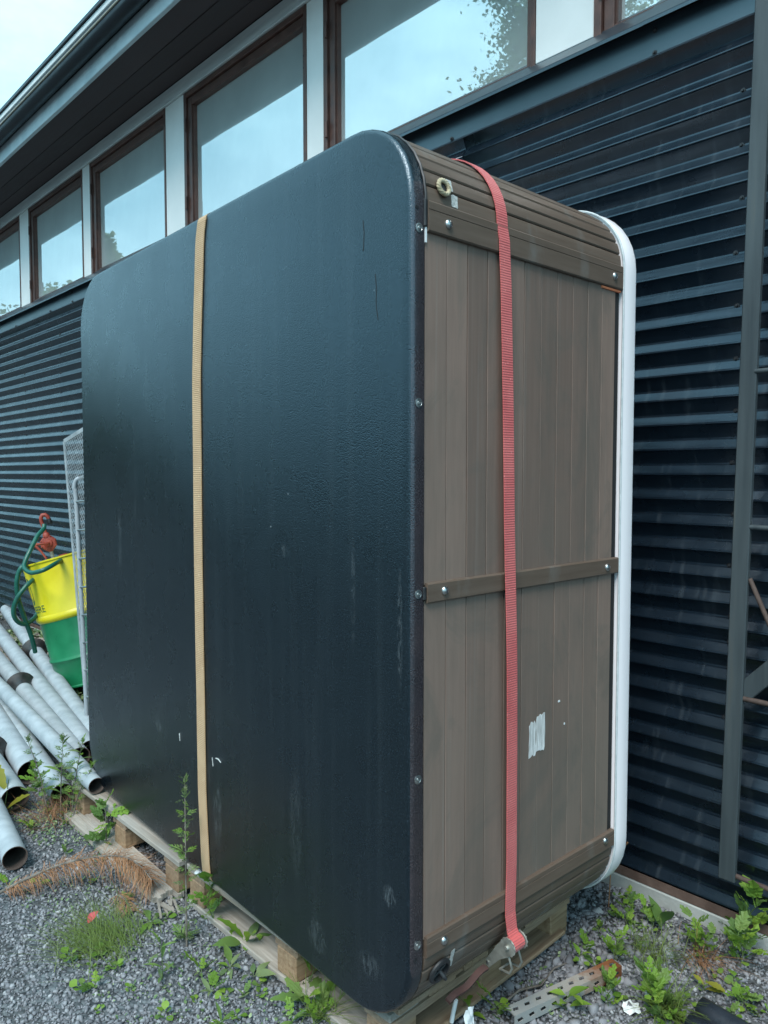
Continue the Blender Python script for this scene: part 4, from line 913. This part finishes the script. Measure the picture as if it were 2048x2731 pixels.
# piece of dark roofing with rolls
RS = empty('roofing_offcut', (.545, -.560, 0), R(-6), 'dark corrugated roofing sheet offcut lying at the right edge', 'roofing sheet')
m = MB(); pr = []; n = 64
for k in range(n+1):
    t = k/n; y = -.24+.36*t; ph = (t*4.6) % 1.0; z = .012+.030*math.sqrt(max(0, 1-((ph-.42)/.42)**2)) if ph < .84 else .012; pr.append((y, z))
vs = []; fs = []
for i in range(12):
    x = -.10+.50*i/11
    for y, z in pr: vs.append((x+.03*(y+.24)*0-.012*math.floor((y+.24)/.36*4.6), y, z+.004))
for i in range(11):
    for k in range(n): fs.append((i*(n+1)+k, i*(n+1)+k+1, (i+1)*(n+1)+k+1, (i+1)*(n+1)+k))
m.add(vs, fs); o = m.build('sheet', 'roof_scrap', RS, 50); s_ = o.modifiers.new('s', 'SOLIDIFY'); s_.thickness = .006
def small(name, label, cat, mb, mat, loc, rz=0, smooth=None):
    o = mb.build(name, mat, None, smooth); o.location = loc; o.rotation_euler = (0, 0, rz); return tag(o, label, cat)
m = MB(); m.tube([(0, 0, .006), (.05, .004, .007), (.062, .004, .012)], [.0065, .0065, .005], 10); small('plastic_tube', 'short white plastic tube among weeds in front of the roofing offcut', 'tube', m, 'white_plastic', (.292, -.515, .004), R(112), 60)
m = MB(); m.tube([(0, 0, 0), (.004, .003, .03), (.010, .006, .062)], [.006, .006, .0055], 8); small('plastic_stick', 'white plastic stick upright at the bottom edge beside the near pallet', 'stick', m, 'white_plastic', (-.015, -.985, .035), 0, 60)
def crumple(w_, h_, n, amp, seed, put):
    m = MB(); vs = []; fs = []
    for i in range(n):
        for j in range(n):
            a = i/(n-1); b = j/(n-1); e = amp*noise.noise((a*3+seed, b*3, seed)); jag = 1+.25*noise.noise((b*6, seed, 1))
            vs.append(put((a-.5)*w_*jag, b*h_*(1-.25*abs(noise.noise((a*5, seed, 4)))), e))
    for i in range(n-1):
        for j in range(n-1): fs.append((i*n+j, i*n+j+1, (i+1)*n+j+1, (i+1)*n+j))
    return m.add(vs, fs)
m = crumple(.030, .062, 8, .010, 3.3, lambda x, y, e: (e, x, -y)); small('paper_scrap', 'torn white paper hanging from the strap below the ratchet', 'paper', m, 'white_plastic', tuple(TM @ Vector((-.020, .225, -.020))), 0, 60)
m = crumple(.045, .05, 7, .014, 7.7, lambda x, y, e: (x, y, .012+e)); small('paper_scrap', 'crumpled white scrap among weeds at the bottom edge', 'paper', m, 'white_plastic', (.285, -.585, .0), .6, 60)
m = crumple(.03, .035, 6, .008, 1.7, lambda x, y, e: (x, y, .012+e)); small('foam_scrap', 'small white foam crumb by the tan strap on the pallet edge', 'foam', m, 'white_plastic', (-.925, -1.205, .146), .6, 60)
m = MB(); m.tube([(0, 0, .01), (.09, .02, .014), (.16, .01, .01), (.24, .045, .012), (.30, .05, .008)], [.004, .0035, .003, .0025, .0015], 6); small('dry_twig', 'thin dry twig on gravel by the pallet end', 'twig', m, 'twig', (.02, -.83, .004), R(75), 60)
m = MB(); m.tube([(0, 0, .008), (.08, .012, .012), (.15, .0, .01), (.21, .012, .012)], [.003, .003, .002, .001], 6); small('dry_twig', 'thin dry twig on gravel beside the angle iron', 'twig', m, 'twig', (.02, -.70, .004), R(-60), 60)
m = MB(); m.tube([(0, 0, 0), (.005, .002, .12), (.03, .0, .20), (.06, -.01, .245)], [.002, .002, .0016, .003], 5); small('dry_stalk', 'thin dry stalk leaning up by the white rim near the plinth', 'stalk', m, 'needle_brown', (-.02, -.165, 0), R(20), 60)

# ---------------------------------------------------------------- dry pine branch
PB = empty('pine_branch', (-1.33, -1.40, 0), 0, 'dead pine branch with rust brown needles lying on the gravel', 'branch'); po = PB.location.copy()
sp_ = catmull([(-1.52, -1.66, .015), (-1.47, -1.555, .06), (-1.415, -1.46, .095), (-1.35, -1.36, .11), (-1.27, -1.30, .115), (-1.20, -1.275, .10), (-1.14, -1.262, .07)], 6)
m = MB(); m.tube([p-po for p in sp_], [.006-.004*i/len(sp_) for i in range(len(sp_))], 6); m.build('stem', 'twig', PB, 60)
def needles(src, n, lmin, lmax, seed, droop):
    rng = random.Random(seed); m = MB()
    for _ in range(n):
        i = rng.randrange(len(src)-1); p = src[i].lerp(src[i+1], rng.random())-po; t = (src[i+1]-src[i]).normalized()
        s_ = Vector((rng.gauss(0, 1), rng.gauss(0, 1), rng.gauss(-.35, .7))); s_ = (s_-t*s_.dot(t)).normalized(); d = (s_+t*rng.uniform(.1, 1.3)).normalized(); L = rng.uniform(lmin, lmax)
        q = p+d*L; q.z = max(q.z-droop*L, .008-po.z+.004*rng.random()); mid = p.lerp(q, .5)+Vector((0, 0, .008)); sd_ = d.cross(Vector((0, 0, 1)))
        if sd_.length < .1: sd_ = Vector((1, 0, 0))
        sd_ = sd_.normalized()*.0009
        m.add([p-sd_, p+sd_, mid+sd_, q, mid-sd_], [(0, 1, 2, 4), (4, 2, 3)])
    return m
tag(needles(sp_[10:], 720, .04, .11, 1, .35).build('needles', 'needle_brown', PB), kind='stuff')
tag(needles(sp_[2:11], 230, .03, .09, 2, .6).build('needles', 'needle_brown', PB), kind='stuff')
s2_ = catmull([(-1.22, -1.35, .02), (-1.16, -1.35, .03), (-1.10, -1.36, .015)], 5); m = MB(); m.tube([p-po for p in s2_], .003, 5); m.build('side_twig', 'twig', PB, 60)
tag(needles(s2_, 120, .04, .07, 3, .4).build('needles', 'needle_brown', PB), kind='stuff')

# ================================================================ WEEDS
def leaf_mesh(name, L, Wd, fn, n=9, bend=.35, fold=.25, mat='leaf_mid'):
    """leaf along +x, half-width fn(t); slightly folded and bent"""
    m = MB(); vs = []; fs = []
    for i in range(n):
        t = i/(n-1); h = fn(t)*Wd/2; x = L*t; z = -bend*L*t*t+.10*L*t
        vs += [(x, -h, z+fold*h), (x, 0, z), (x, h, z+fold*h)]
    for i in range(n-1): fs += [(3*i, 3*i+3, 3*i+4, 3*i+1), (3*i+1, 3*i+4, 3*i+5, 3*i+2)]
    m.add(vs, fs); me = m.mesh(name); me.materials.append(MATS[mat]); shade(me, 180); return me
dock_f = lambda t: max(.04, math.sin(math.pi*min(1, max(0, (t-.22)/.78))**.8)) if t > .22 else .06
dand_f = lambda t: (.08+.92*math.sin(math.pi*t**1.4)*(1-.45*abs(math.sin(t*17)))) if t > .1 else .07
lance_f = lambda t: max(.03, math.sin(math.pi*t)**.9)
round_f = lambda t: max(.05, math.sin(math.pi*min(1, max(0, (t-.45)/.55)))**.6) if t > .45 else .05
def lobed_mesh(name, L, mat, pairs=3, seed=0):
    """pinnate leaf: stalk with paired rounded, notched leaflets and one at the tip"""
    rng = random.Random(seed); m = MB()
    def blob(cx, cy, ang, l, w_, z):
        n = 10; pts = [(cx, cy, z)]
        for k in range(n):
            a = 2*math.pi*k/n; rr_ = 1+.22*math.cos(5*a+rng.random()); x = l*.5+l*.5*math.cos(a)*rr_; y = w_*.5*math.sin(a)*rr_
            pts.append((cx+x*math.cos(ang)-y*math.sin(ang), cy+x*math.sin(ang)+y*math.cos(ang), z+.12*l*rng.uniform(-1, 1)))
        m.add(pts, [(0, 1+k, 1+(k+1) % n) for k in range(n)])
    zf = lambda t: L*(.32*t-.38*t*t)
    m.add([(0, -.0012, 0), (0, .0012, 0)]+[q for t in (.33, .66, 1) for q in ((L*t*.85, -.0009, zf(t)), (L*t*.85, .0009, zf(t)))], [(0, 2, 3, 1), (2, 4, 5, 3), (4, 6, 7, 5)])
    for k in range(pairs):
        t = .38+.5*k/pairs; s_ = L*(.17+.10*k/pairs)
        for sg in (1, -1): blob(L*t*.85, 0, sg*R(58+rng.uniform(-12, 12)), s_*1.3, s_, zf(t)+.002)
    blob(L*.72, 0, R(rng.uniform(-8, 8)), L*.36, L*.32, zf(.9)+.003)
    me = m.mesh(name); me.materials.append(MATS[mat]); return me
def feather_mesh(name, L, mat, seed=0):
    """narrow, deeply cut mugwort leaf"""
    rng = random.Random(seed); m = MB()
    def sliver(x, y, ang, l, w_, z):
        d = (math.cos(ang), math.sin(ang)); q = (-d[1], d[0])
        m.add([(x, y, z), (x+d[0]*l*.5+q[0]*w_, y+d[1]*l*.5+q[1]*w_, z+.10*l), (x+d[0]*l, y+d[1]*l, z-.08*l), (x+d[0]*l*.5-q[0]*w_, y+d[1]*l*.5-q[1]*w_, z+.10*l)], [(0, 1, 2, 3)])
    zf = lambda t: L*(.25*t-.45*t*t)
    for k in range(4):
        t = .25+.2*k; l = L*(.42-.06*k)
        for sg in (1, -1): sliver(L*t*.8, 0, sg*R(42+rng.uniform(-8, 8)), l, l*.13, zf(t))
    sliver(0, 0, 0, L*.95, L*.045, 0); sliver(L*.6, 0, 0, L*.4, L*.06, zf(.7))
    me = m.mesh(name); me.materials.append(MATS[mat]); return me
LM = dict(
    dock=[leaf_mesh('leaf', .11, .042, dock_f, 9, .35, .2, 'leaf_mid'), leaf_mesh('leaf', .095, .036, dock_f, 9, .6, .3, 'leaf_dull')],
    bright=[leaf_mesh('leaf', .085, .036, dock_f, 9, .5, .3, 'leaf_bright')],
    dand=[leaf_mesh('leaf', .12, .045, dand_f, 19, .35, .2, 'leaf_bright'), leaf_mesh('leaf', .10, .04, dand_f, 19, .6, .2, 'leaf_mid')],
    lance=[leaf_mesh('leaf', .075, .016, lance_f, 7, .3, .25, 'leaf_mid'), leaf_mesh('leaf', .06, .015, lance_f, 7, .5, .25, 'leaf_dull')],
    lobed=[lobed_mesh('leaf', .11, 'leaf_bright', 3, 1), lobed_mesh('leaf', .09, 'leaf_bright', 2, 2), lobed_mesh('leaf', .10, 'leaf_mid', 3, 3)],
    rnd=[leaf_mesh('leaf', .055, .036, round_f, 9, .35, .15, 'leaf_bright'), leaf_mesh('leaf', .045, .03, round_f, 9, .2, .15, 'leaf_mid')],
    feather=[feather_mesh('leaf', .06, 'leaf_mid', 1), feather_mesh('leaf', .05, 'leaf_dull', 2), feather_mesh('leaf', .05, 'leaf_bright', 3)],
    yellow=[leaf_mesh('leaf', .12, .06, dand_f, 13, .35, .2, 'leaf_yellow')])
def leafM(p, az, el, roll, s): return Matrix.Translation(p) @ Euler((roll, -el, az), 'XYZ').to_matrix().to_4x4() @ Matrix.Scale(s, 4)
def weed(name, loc, label, kinds, n, s, el=(10, 60), seed=0, stem=0, cat='weed', group=None, z=0):
    rng = random.Random(seed*31+7); o = empty(name, (*loc, z), 0, label, cat, group); a0 = rng.random()*6.28
    if stem:
        pth = catmull([(0, 0, -.005), (rng.uniform(-.2, .2)*stem, rng.uniform(-.2, .2)*stem, stem*.5), (rng.uniform(-.3, .3)*stem, rng.uniform(-.3, .3)*stem, stem)], 5)
        m = MB(); m.tube(pth, [.0022*s*(1-.5*i/len(pth)) for i in range(len(pth))], 5); m.build('stem', 'leaf_dull', o, 60)
    for k in range(n):
        az = a0+k*2.4+rng.uniform(-.3, .3); e = R(rng.uniform(*el)); p = (0, 0, .004)
        if stem: p = pth[min(len(pth)-1, int(len(pth)*(.15+.85*k/n)))]
        kd = rng.choice(kinds); inst(rng.choice(LM[kd]), 'leaf', leafM(p, az, e, rng.uniform(-.5, .5), s*rng.uniform(.75, 1.25)), o)
    return o
def tall(name, loc, h, lean, label, nleaf, seed, s=1.0, branches=0, kinds=('feather',), group=None):
    rng = random.Random(seed); o = empty(name, (*loc, 0), 0, label, 'weed', group)
    pth = catmull([(0, 0, -.01), (lean[0]*.2, lean[1]*.2, h*.33), (lean[0]*.55, lean[1]*.55, h*.68), (lean[0], lean[1], h)], 8)
    m = MB(); m.tube(pth, [.0034*(1-.75*i/len(pth)) for i in range(len(pth))], 6); m.build('stem', 'twig', o, 60)
    for k in range(nleaf):
        f = .10+.90*(k/nleaf)**.8; p = pth[min(len(pth)-1, int(f*(len(pth)-1)))]
        sz = s*(1.05-.55*abs(f-.45)*1.3)*rng.uniform(.75, 1.15)
        inst(rng.choice(LM[rng.choice(kinds)]), 'leaf', leafM(p, k*2.4+rng.uniform(-.4, .4), R(rng.uniform(10, 45)+35*(f > .85)), rng.uniform(-.6, .6), sz), o)
    return o
# named taller weeds along the front
tall('mugwort', (-.829, -1.303), .50, (-.09, .05), 'tall single mugwort stem in front of the black face', 46, 3, .95)
tall('mugwort', (-2.02, -1.245), .34, (.02, .01), 'bushiest mugwort stem of the clump beside the narrow pipe end', 44, 4, 1.0, kinds=('feather', 'feather', 'lance'))
tall('mugwort', (-2.06, -1.285), .33, (-.10, -.05), 'mugwort stem leaning left before the thick pipe end', 30, 5, .95)
tall('mugwort', (-1.95, -1.225), .34, (.06, .03), 'mugwort stem rising in front of the narrow pipe', 36, 6, 1.0, kinds=('feather', 'lance'))
tall('mugwort', (-1.93, -1.23), .27, (.13, .05), 'short mugwort stem leaning towards the pallet corner', 30, 7, .9)
tall('mugwort', (-2.12, -1.27), .17, (-.03, -.04), 'low mugwort shoot at the foot of the widest pipe', 26, 8, .8, kinds=('feather', 'lobed'))
weed('broad_leaf_weed', (-2.18, -1.43), 'large yellowing leaf over the widest pipe', ['yellow'], 2, 1.25, (25, 55), 3, .16)
weed('green_seedling', (-2.0, -1.49), 'bright seedling between widest and nearest pipes', ['rnd', 'bright'], 5, .8, (15, 50), 5)
tall('mugwort', (-1.60, -1.225), .17, (.0, .0), 'weed with lobed leaves against the far pallet middle block', 12, 9, 1.0, kinds=('lobed',))
weed('dock', (-1.62, -1.23), 'broad dock leaves standing by the far pallet middle block', ['dock'], 4, .9, (45, 75), 6)
weed('celandine', (-.86, -1.175), 'soft green weed growing out of the gap between the two pallets', ['feather', 'lobed'], 12, .75, (15, 60), 7, .14)
weed('dock', (-1.02, -1.33), 'reddish green dock rosette left of the tall mugwort foot', ['dock', 'dand'], 6, .65, (5, 35), 8)
weed('mugwort_shoot', (-.86, -1.29), 'low feathery shoot at the foot of the tall mugwort', ['feather'], 9, 1.0, (15, 50), 9)
weed('willow_seedling', (-.74, -1.43), 'seedling with long narrow leaves at the bottom', ['lance'], 10, .75, (10, 50), 10, .11)
weed('dock', (-.64, -1.265), 'dock rosette with broad blade before the near pallet', ['dock', 'bright'], 6, .58, (15, 55), 11)
weed('dock', (-.56, -1.235), 'grey green dock leaves touching the near pallet runner', ['dock'], 4, .6, (20, 50), 12)
weed('dandelion', (-.37, -1.19), 'large dandelion with serrated leaves under the tub corner', ['dand'], 8, .8, (25, 70), 13)
weed('celandine', (-.30, -1.20), 'celandine with rounded lobes at the bottom edge under the tub', ['lobed', 'rnd'], 9, .7, (15, 55), 14)
weed('mugwort_shoot', (-.42, -1.165), 'feathery upright shoot left of the large dandelion', ['feather', 'lobed'], 10, .7, (35, 75), 15, .12)
weed('dandelion', (-.70, -1.165), 'serrated leaf weed at the edge of the near pallet runner', ['dand', 'dock'], 5, .9, (20, 60), 16)
for k, (x, y) in enumerate(((-.51, -1.30), (-.485, -1.262), (-.545, -1.335), (-.59, -1.36), (-.585, -1.41), (-.46, -1.36), (-.47, -1.40), (-.60, -1.50), (-.74, -1.62), (-.845, -1.59), (-.86, -1.62), (-.98, -1.50), (-1.20, -1.325), (-1.38, -1.37), (-1.51, -1.51), (-1.56, -1.60), (-.93, -1.56), (-.88, -1.51), (-.68, -1.34), (-1.0, -1.29), (-.91, -1.19), (-.98, -1.17), (-.75, -1.16), (-.69, -1.155), (-1.65, -1.36), (-1.75, -1.24), (-1.90, -1.26), (-1.95, -1.39), (-1.47, -1.23), (-.52, -1.24), (-.34, -1.26), (-1.02, -1.59), (-.76, -1.52))):
    weed('seedling', (x, y), 'tiny green seedling sprouting from the grey gravel', ['rnd'] if k % 3 else ['lobed', 'lance'], 5+k % 3, .34+.12*(k % 4), (10, 60), 40+k, group='seedlings in the gravel')
# right-hand weeds between the tub, the wall and the scrap
right = [
    ('celandine', (.135, -.40), 'lobed celandine nearest the rusty end of the angle iron', ['lobed', 'lobed', 'rnd'], 12, 1.05, (15, 60), .10),
    ('celandine', (.075, -.22), 'leafy celandine between the white rim and the dark dock leaf', ['lobed', 'rnd'], 10, .9, (15, 60), .12),
    ('celandine', (.14, -.20), 'celandine with rounded leaves at the foot of the dark dock leaf', ['lobed', 'rnd'], 11, 1.0, (15, 60), .10),
    ('dock', (.17, -.17), 'single dark upright dock leaf beside the plinth', ['dock'], 2, 1.5, (60, 80), .05),
    ('yarrow', (.16, -.31), 'fine feathery green tuft in the middle of the right weeds', ['feather'], 16, .9, (15, 65), .08),
    ('celandine', (.27, -.165), 'celandine beside the fallen stalk before the plinth', ['lobed'], 9, 1.0, (15, 60), .12),
    ('celandine', (.335, -.20), 'upright celandine right of the fallen stalk', ['lobed', 'rnd'], 9, 1.0, (20, 65), .12),
    ('celandine', (.41, -.17), 'tall celandine with broad leaves at the right edge', ['lobed', 'lobed', 'rnd'], 15, 1.25, (15, 65), .17),
    ('celandine', (.40, -.07), 'tallest lobed weed against the plinth at the right edge', ['lobed'], 12, 1.35, (20, 70), .26),
    ('plantain', (.435, -.255), 'flat round leaved weed behind the roofing offcut', ['rnd'], 8, 1.2, (5, 40), .03),
    ('celandine', (.475, -.33), 'weed pressed against the back of the roofing offcut', ['lobed', 'rnd'], 8, 1.0, (10, 50), .05),
    ('plantain', (.375, -.345), 'small weed with one yellow leaf left of the roofing offcut', ['rnd', 'rnd', 'yellow'], 8, .7, (10, 50), .05),
    ('plantain', (.37, -.43), 'round leaf pair just left of the roofing offcut', ['rnd'], 4, .9, (5, 40), .02),
    ('celandine', (.31, -.50), 'bushy celandine by the white plastic tube', ['lobed'], 14, 1.05, (15, 65), .12),
    ('celandine', (.345, -.555), 'bushy celandine at the bottom edge before the roofing offcut', ['lobed', 'rnd'], 13, 1.1, (15, 65), .10),
    ('celandine', (.275, -.44), 'grassy leaved weed behind the white plastic tube', ['lance', 'lobed'], 10, 1.0, (25, 75), .10),
    ('celandine', (.225, -.60), 'lobed weed in front of the angle iron at the bottom edge', ['lobed', 'rnd'], 13, 1.05, (15, 60), .09),
    ('celandine', (.195, -.555), 'small lobed weed touching the angle iron', ['lobed'], 8, .85, (15, 60), .06),
    ('bindweed', (.150, -.69), 'bright long leaved weed growing across the angle iron', ['bright'], 7, 1.25, (10, 60), .08),
    ('dock', (.092, -.66), 'round ribbed leaf weed behind the angle iron', ['bright', 'rnd'], 6, 1.0, (10, 45), .03),
    ('plantain', (.08, -.50), 'small weed on bare rubble between tub and angle iron', ['rnd', 'bright'], 6, .85, (10, 60), .06),
    ('plantain', (.13, -.47), 'small round leaved weed just behind the rusty iron end', ['rnd'], 6, .8, (10, 60), .05),
    ('celandine', (.04, -.86), 'green weed at the bottom edge in front of the pallet end', ['rnd', 'lobed'], 9, 1.0, (15, 60), .08),
    ('celandine', (-.03, -.895), 'round leaved weed by the pallet end board', ['rnd', 'bright'], 6, 1.1, (20, 60), .07),
    ('plantain', (-.02, -.11), 'small dull weed beneath the white rim', ['rnd'], 4, .8, (20, 60), .04),
    ('celandine', (.305, -.03), 'small weed rooted at the plinth left of the tallest one', ['lobed', 'feather'], 8, .8, (20, 60), .06),
]
for k, (nm, loc, lb, kd, n, s, el, stm) in enumerate(right): weed(nm, loc, lb, kd, n, s*.56, el, 100+k, stm*.66)
for k in range(26):
    rng = random.Random(900+k); x = rng.uniform(.0, .55); y = rng.uniform(-.75, -.07)
    weed('seedling', (x, y), 'tiny green seedling in the rubble right of the tub', ['rnd', 'lobed'], 5, rng.uniform(.25, .5), (10, 60), 300+k, group='seedlings in the right-hand rubble')
# horsetail tussock and thin grass
def tussock(name, loc, n, h, spread, label, seed, lean=(0, 0), mat='blade_green', wd=.0009):
    rng = random.Random(seed); o = empty(name, (*loc, 0), 0, label, 'grass clump'); m = MB()
    for _ in range(n):
        b = Vector((rng.gauss(0, spread*.35), rng.gauss(0, spread*.35), 0)); d = Vector((rng.gauss(lean[0], .5), rng.gauss(lean[1], .5), rng.uniform(.35, 1))).normalized(); L = h*rng.uniform(.5, 1.1)
        pts = [b+d*L*t+Vector((lean[0], lean[1], -.6))*L*.35*t*t for t in (0, .35, .7, 1)]
        s_ = d.cross(Vector((0, 0, 1))); s_ = (s_.normalized() if s_.length > .05 else Vector((1, 0, 0)))*wd
        vs = []
        for i, p in enumerate(pts): p.z = max(p.z, .006); vs += [p-s_*(1-.25*i), p+s_*(1-.25*i)]
        m.add(vs, [(0, 2, 3, 1), (2, 4, 5, 3), (4, 6, 7, 5)])
    tag(m.build('blades', mat, o), kind='stuff'); return o
tussock('horsetail_clump', (-1.00, -1.475), 430, .17, .17, 'fine green horsetail tussock on the open gravel', 2, (-.55, -.35))
tussock('grass_clump', (.20, -.30), 200, .13, .10, 'wispy green grass among the right-hand weeds', 4, (.2, -.2))
tussock('grass_clump', (.335, -.50), 110, .17, .05, 'long grass blades behind the white plastic tube', 5, (.3, -.2), wd=.0018)
tussock('grass_clump', (-2.0, -1.28), 260, .15, .16, 'thin dry grass at the mugwort clump foot', 6, (0, -.2), 'needle_brown')
tussock('grass_clump', (-.30, -1.19), 60, .20, .06, 'sparse long grass blades under the near tub corner', 7, (.2, 0), wd=.0014)
tussock('grass_clump', (-2.85, -1.06), 90, .17, .05, 'thin feathery grass lying over the mossy pipe', 9, (.5, -.1), 'leaf_dull')
tussock('grass_clump', (.30, -.20), 90, .15, .06, 'fallen pale stalks before the plinth', 8, (.6, -.5), 'needle_brown')
m = leaf_mesh('fallen_leaf', .045, .026, lance_f, 7, .3, .5, 'red_leaf'); o = link('fallen_leaf', m, None); o.location = (-1.105, -1.50, .035); o.rotation_euler = (.6, -.9, 1.2); tag(o, 'crimson fallen leaf at the horsetail tussock', 'leaf')
# creeping ground cover along the far wall and thin greens near the front
def cover(name, label, boxes, n, seed, s0, s1):
    rng = random.Random(seed); m = MB()
    for _ in range(n):
        (x0, x1, y0, y1, zz) = rng.choice(boxes); x = rng.uniform(x0, x1); y = rng.uniform(y0, y1); k = noise.noise((x*2.2, y*2.2, seed))
        if k < -.12: continue
        s_ = rng.uniform(s0, s1); z = rng.uniform(0, zz)*(k+.4); M_ = leafM((x, y, z+.004), rng.random()*6.28, R(rng.uniform(-5, 50)), rng.uniform(-.6, .6), s_)
        m.add([(0, 0, 0), (.4, -.35, .05), (.9, -.2, 0), (1.1, 0, -.05), (.9, .2, 0), (.4, .35, .05)], [(0, 1, 2, 3, 4, 5)], M_)
    return tag(m.build(name, 'ground_cover_leaf'), label, 'ground cover', kind='stuff')
cover('ground_cover', 'low green weeds carpeting the ground along the far wall', [(-7.5, -4.0, -.42, -.05, .10), (-5.2, -3.2, -.55, -.05, .05), (-8, -5.8, -.9, -.3, .08)], 15000, 1, .018, .045)
cover('moss_and_sprouts', 'thin green sprouts among the gravel in front of the pallets', [(-2.1, -1.5, -1.42, -1.22, .02), (-1.5, -.35, -1.6, -1.22, .012), (0, .55, -.75, -.06, .02), (-3.4, -2.1, -1.6, -1.2, .04)], 3600, 2, .005, .013)

# ================================================================ TREES across the yard (seen in the window panes)
def tree(name, loc, h, r, crown0, n, label, seed, leaf=.09, conical=False, lobes=9):
    rng = random.Random(seed); o = empty(name, (*loc, 0), 0, label, 'tree', 'trees across the yard')
    m = MB(); m.tube([(0, 0, -.2), (.05, .03, h*.4), (0, .1, h*.75), (.05, 0, h*.97)], [.16, .12, .06, .015], 8)
    for k in range(14):
        z = crown0+(h-crown0)*.85*k/14; a = k*2.4; l = r*(.8 if not conical else .9*(1-k/15)); m.tube([(0, 0, z), (l*.5*math.cos(a), l*.5*math.sin(a), z+.2*l), (l*math.cos(a), l*math.sin(a), z+.15*l)], [.035, .02, .006], 5)
    m.build('trunk', 'bark', o, 60); m = MB()
    cl = []
    for k in range(lobes*8):
        z = rng.uniform(crown0, h); f = (z-crown0)/(h-crown0); rr_ = r*((1-f)*.95+.03 if conical else math.sqrt(max(.02, 1-(2*f-1)**2)))
        a = rng.random()*6.28; q = rr_*math.sqrt(rng.random()); cl.append((q*math.cos(a), q*math.sin(a), z, (.16+.22*rng.random())*r*(1 if not conical else .6)))
    for _ in range(n):
        cx, cy, cz, cr_ = rng.choice(cl); v_ = Vector((rng.gauss(0, 1), rng.gauss(0, 1), rng.gauss(0, .8)))*cr_*.48; M_ = leafM((cx+v_.x, cy+v_.y, cz+v_.z), rng.random()*6.28, rng.uniform(-1, 1), rng.uniform(-1, 1), leaf*rng.uniform(.6, 1.3))
        m.add([(0, 0, 0), (.5, -.35, 0), (1, 0, .1), (.5, .35, 0)], [(0, 1, 2, 3)], M_)
    m.build('crown', 'tree_leaf', o); return o
tree('birch_tree', (-5.15, -7.6), 9.7, 1.65, 5.0, 24000, 'birch mirrored in the pane right above the tub', 1, .075)
tree('spruce_tree', (-22.7, -8.1), 9.2, 1.3, 2.0, 3000, 'narrow spruce mirrored in the pane above the far tub corner', 2, .22, True)
tree('rowan_tree', (-24.3, -6.9), 7.7, 1.7, 2.5, 3500, 'bushy tree mirrored in the far left pane', 3, .2)
rng = random.Random(77); m = MB()
for _ in range(9000):
    a = rng.uniform(R(170), R(300)); d = rng.uniform(27, 34); x = d*math.cos(a); y = d*math.sin(a)-2; top = 4.6+1.5*noise.noise((a*7, 0, 0))+.8*noise.noise((a*23, 4, 0)); z = top*math.sqrt(rng.random())
    M_ = leafM((x, y, z), rng.random()*6.28, rng.uniform(-1, 1), rng.uniform(-1, 1), rng.uniform(.5, 1.2)); m.add([(-.5, 0, 0), (0, -.45, .1), (.6, 0, 0), (0, .45, .1)], [(0, 1, 2, 3)], M_)
tag(m.build('far_woods', 'tree_leaf'), 'dark belt of trees closing the far side of the yard', 'woods', kind='stuff')
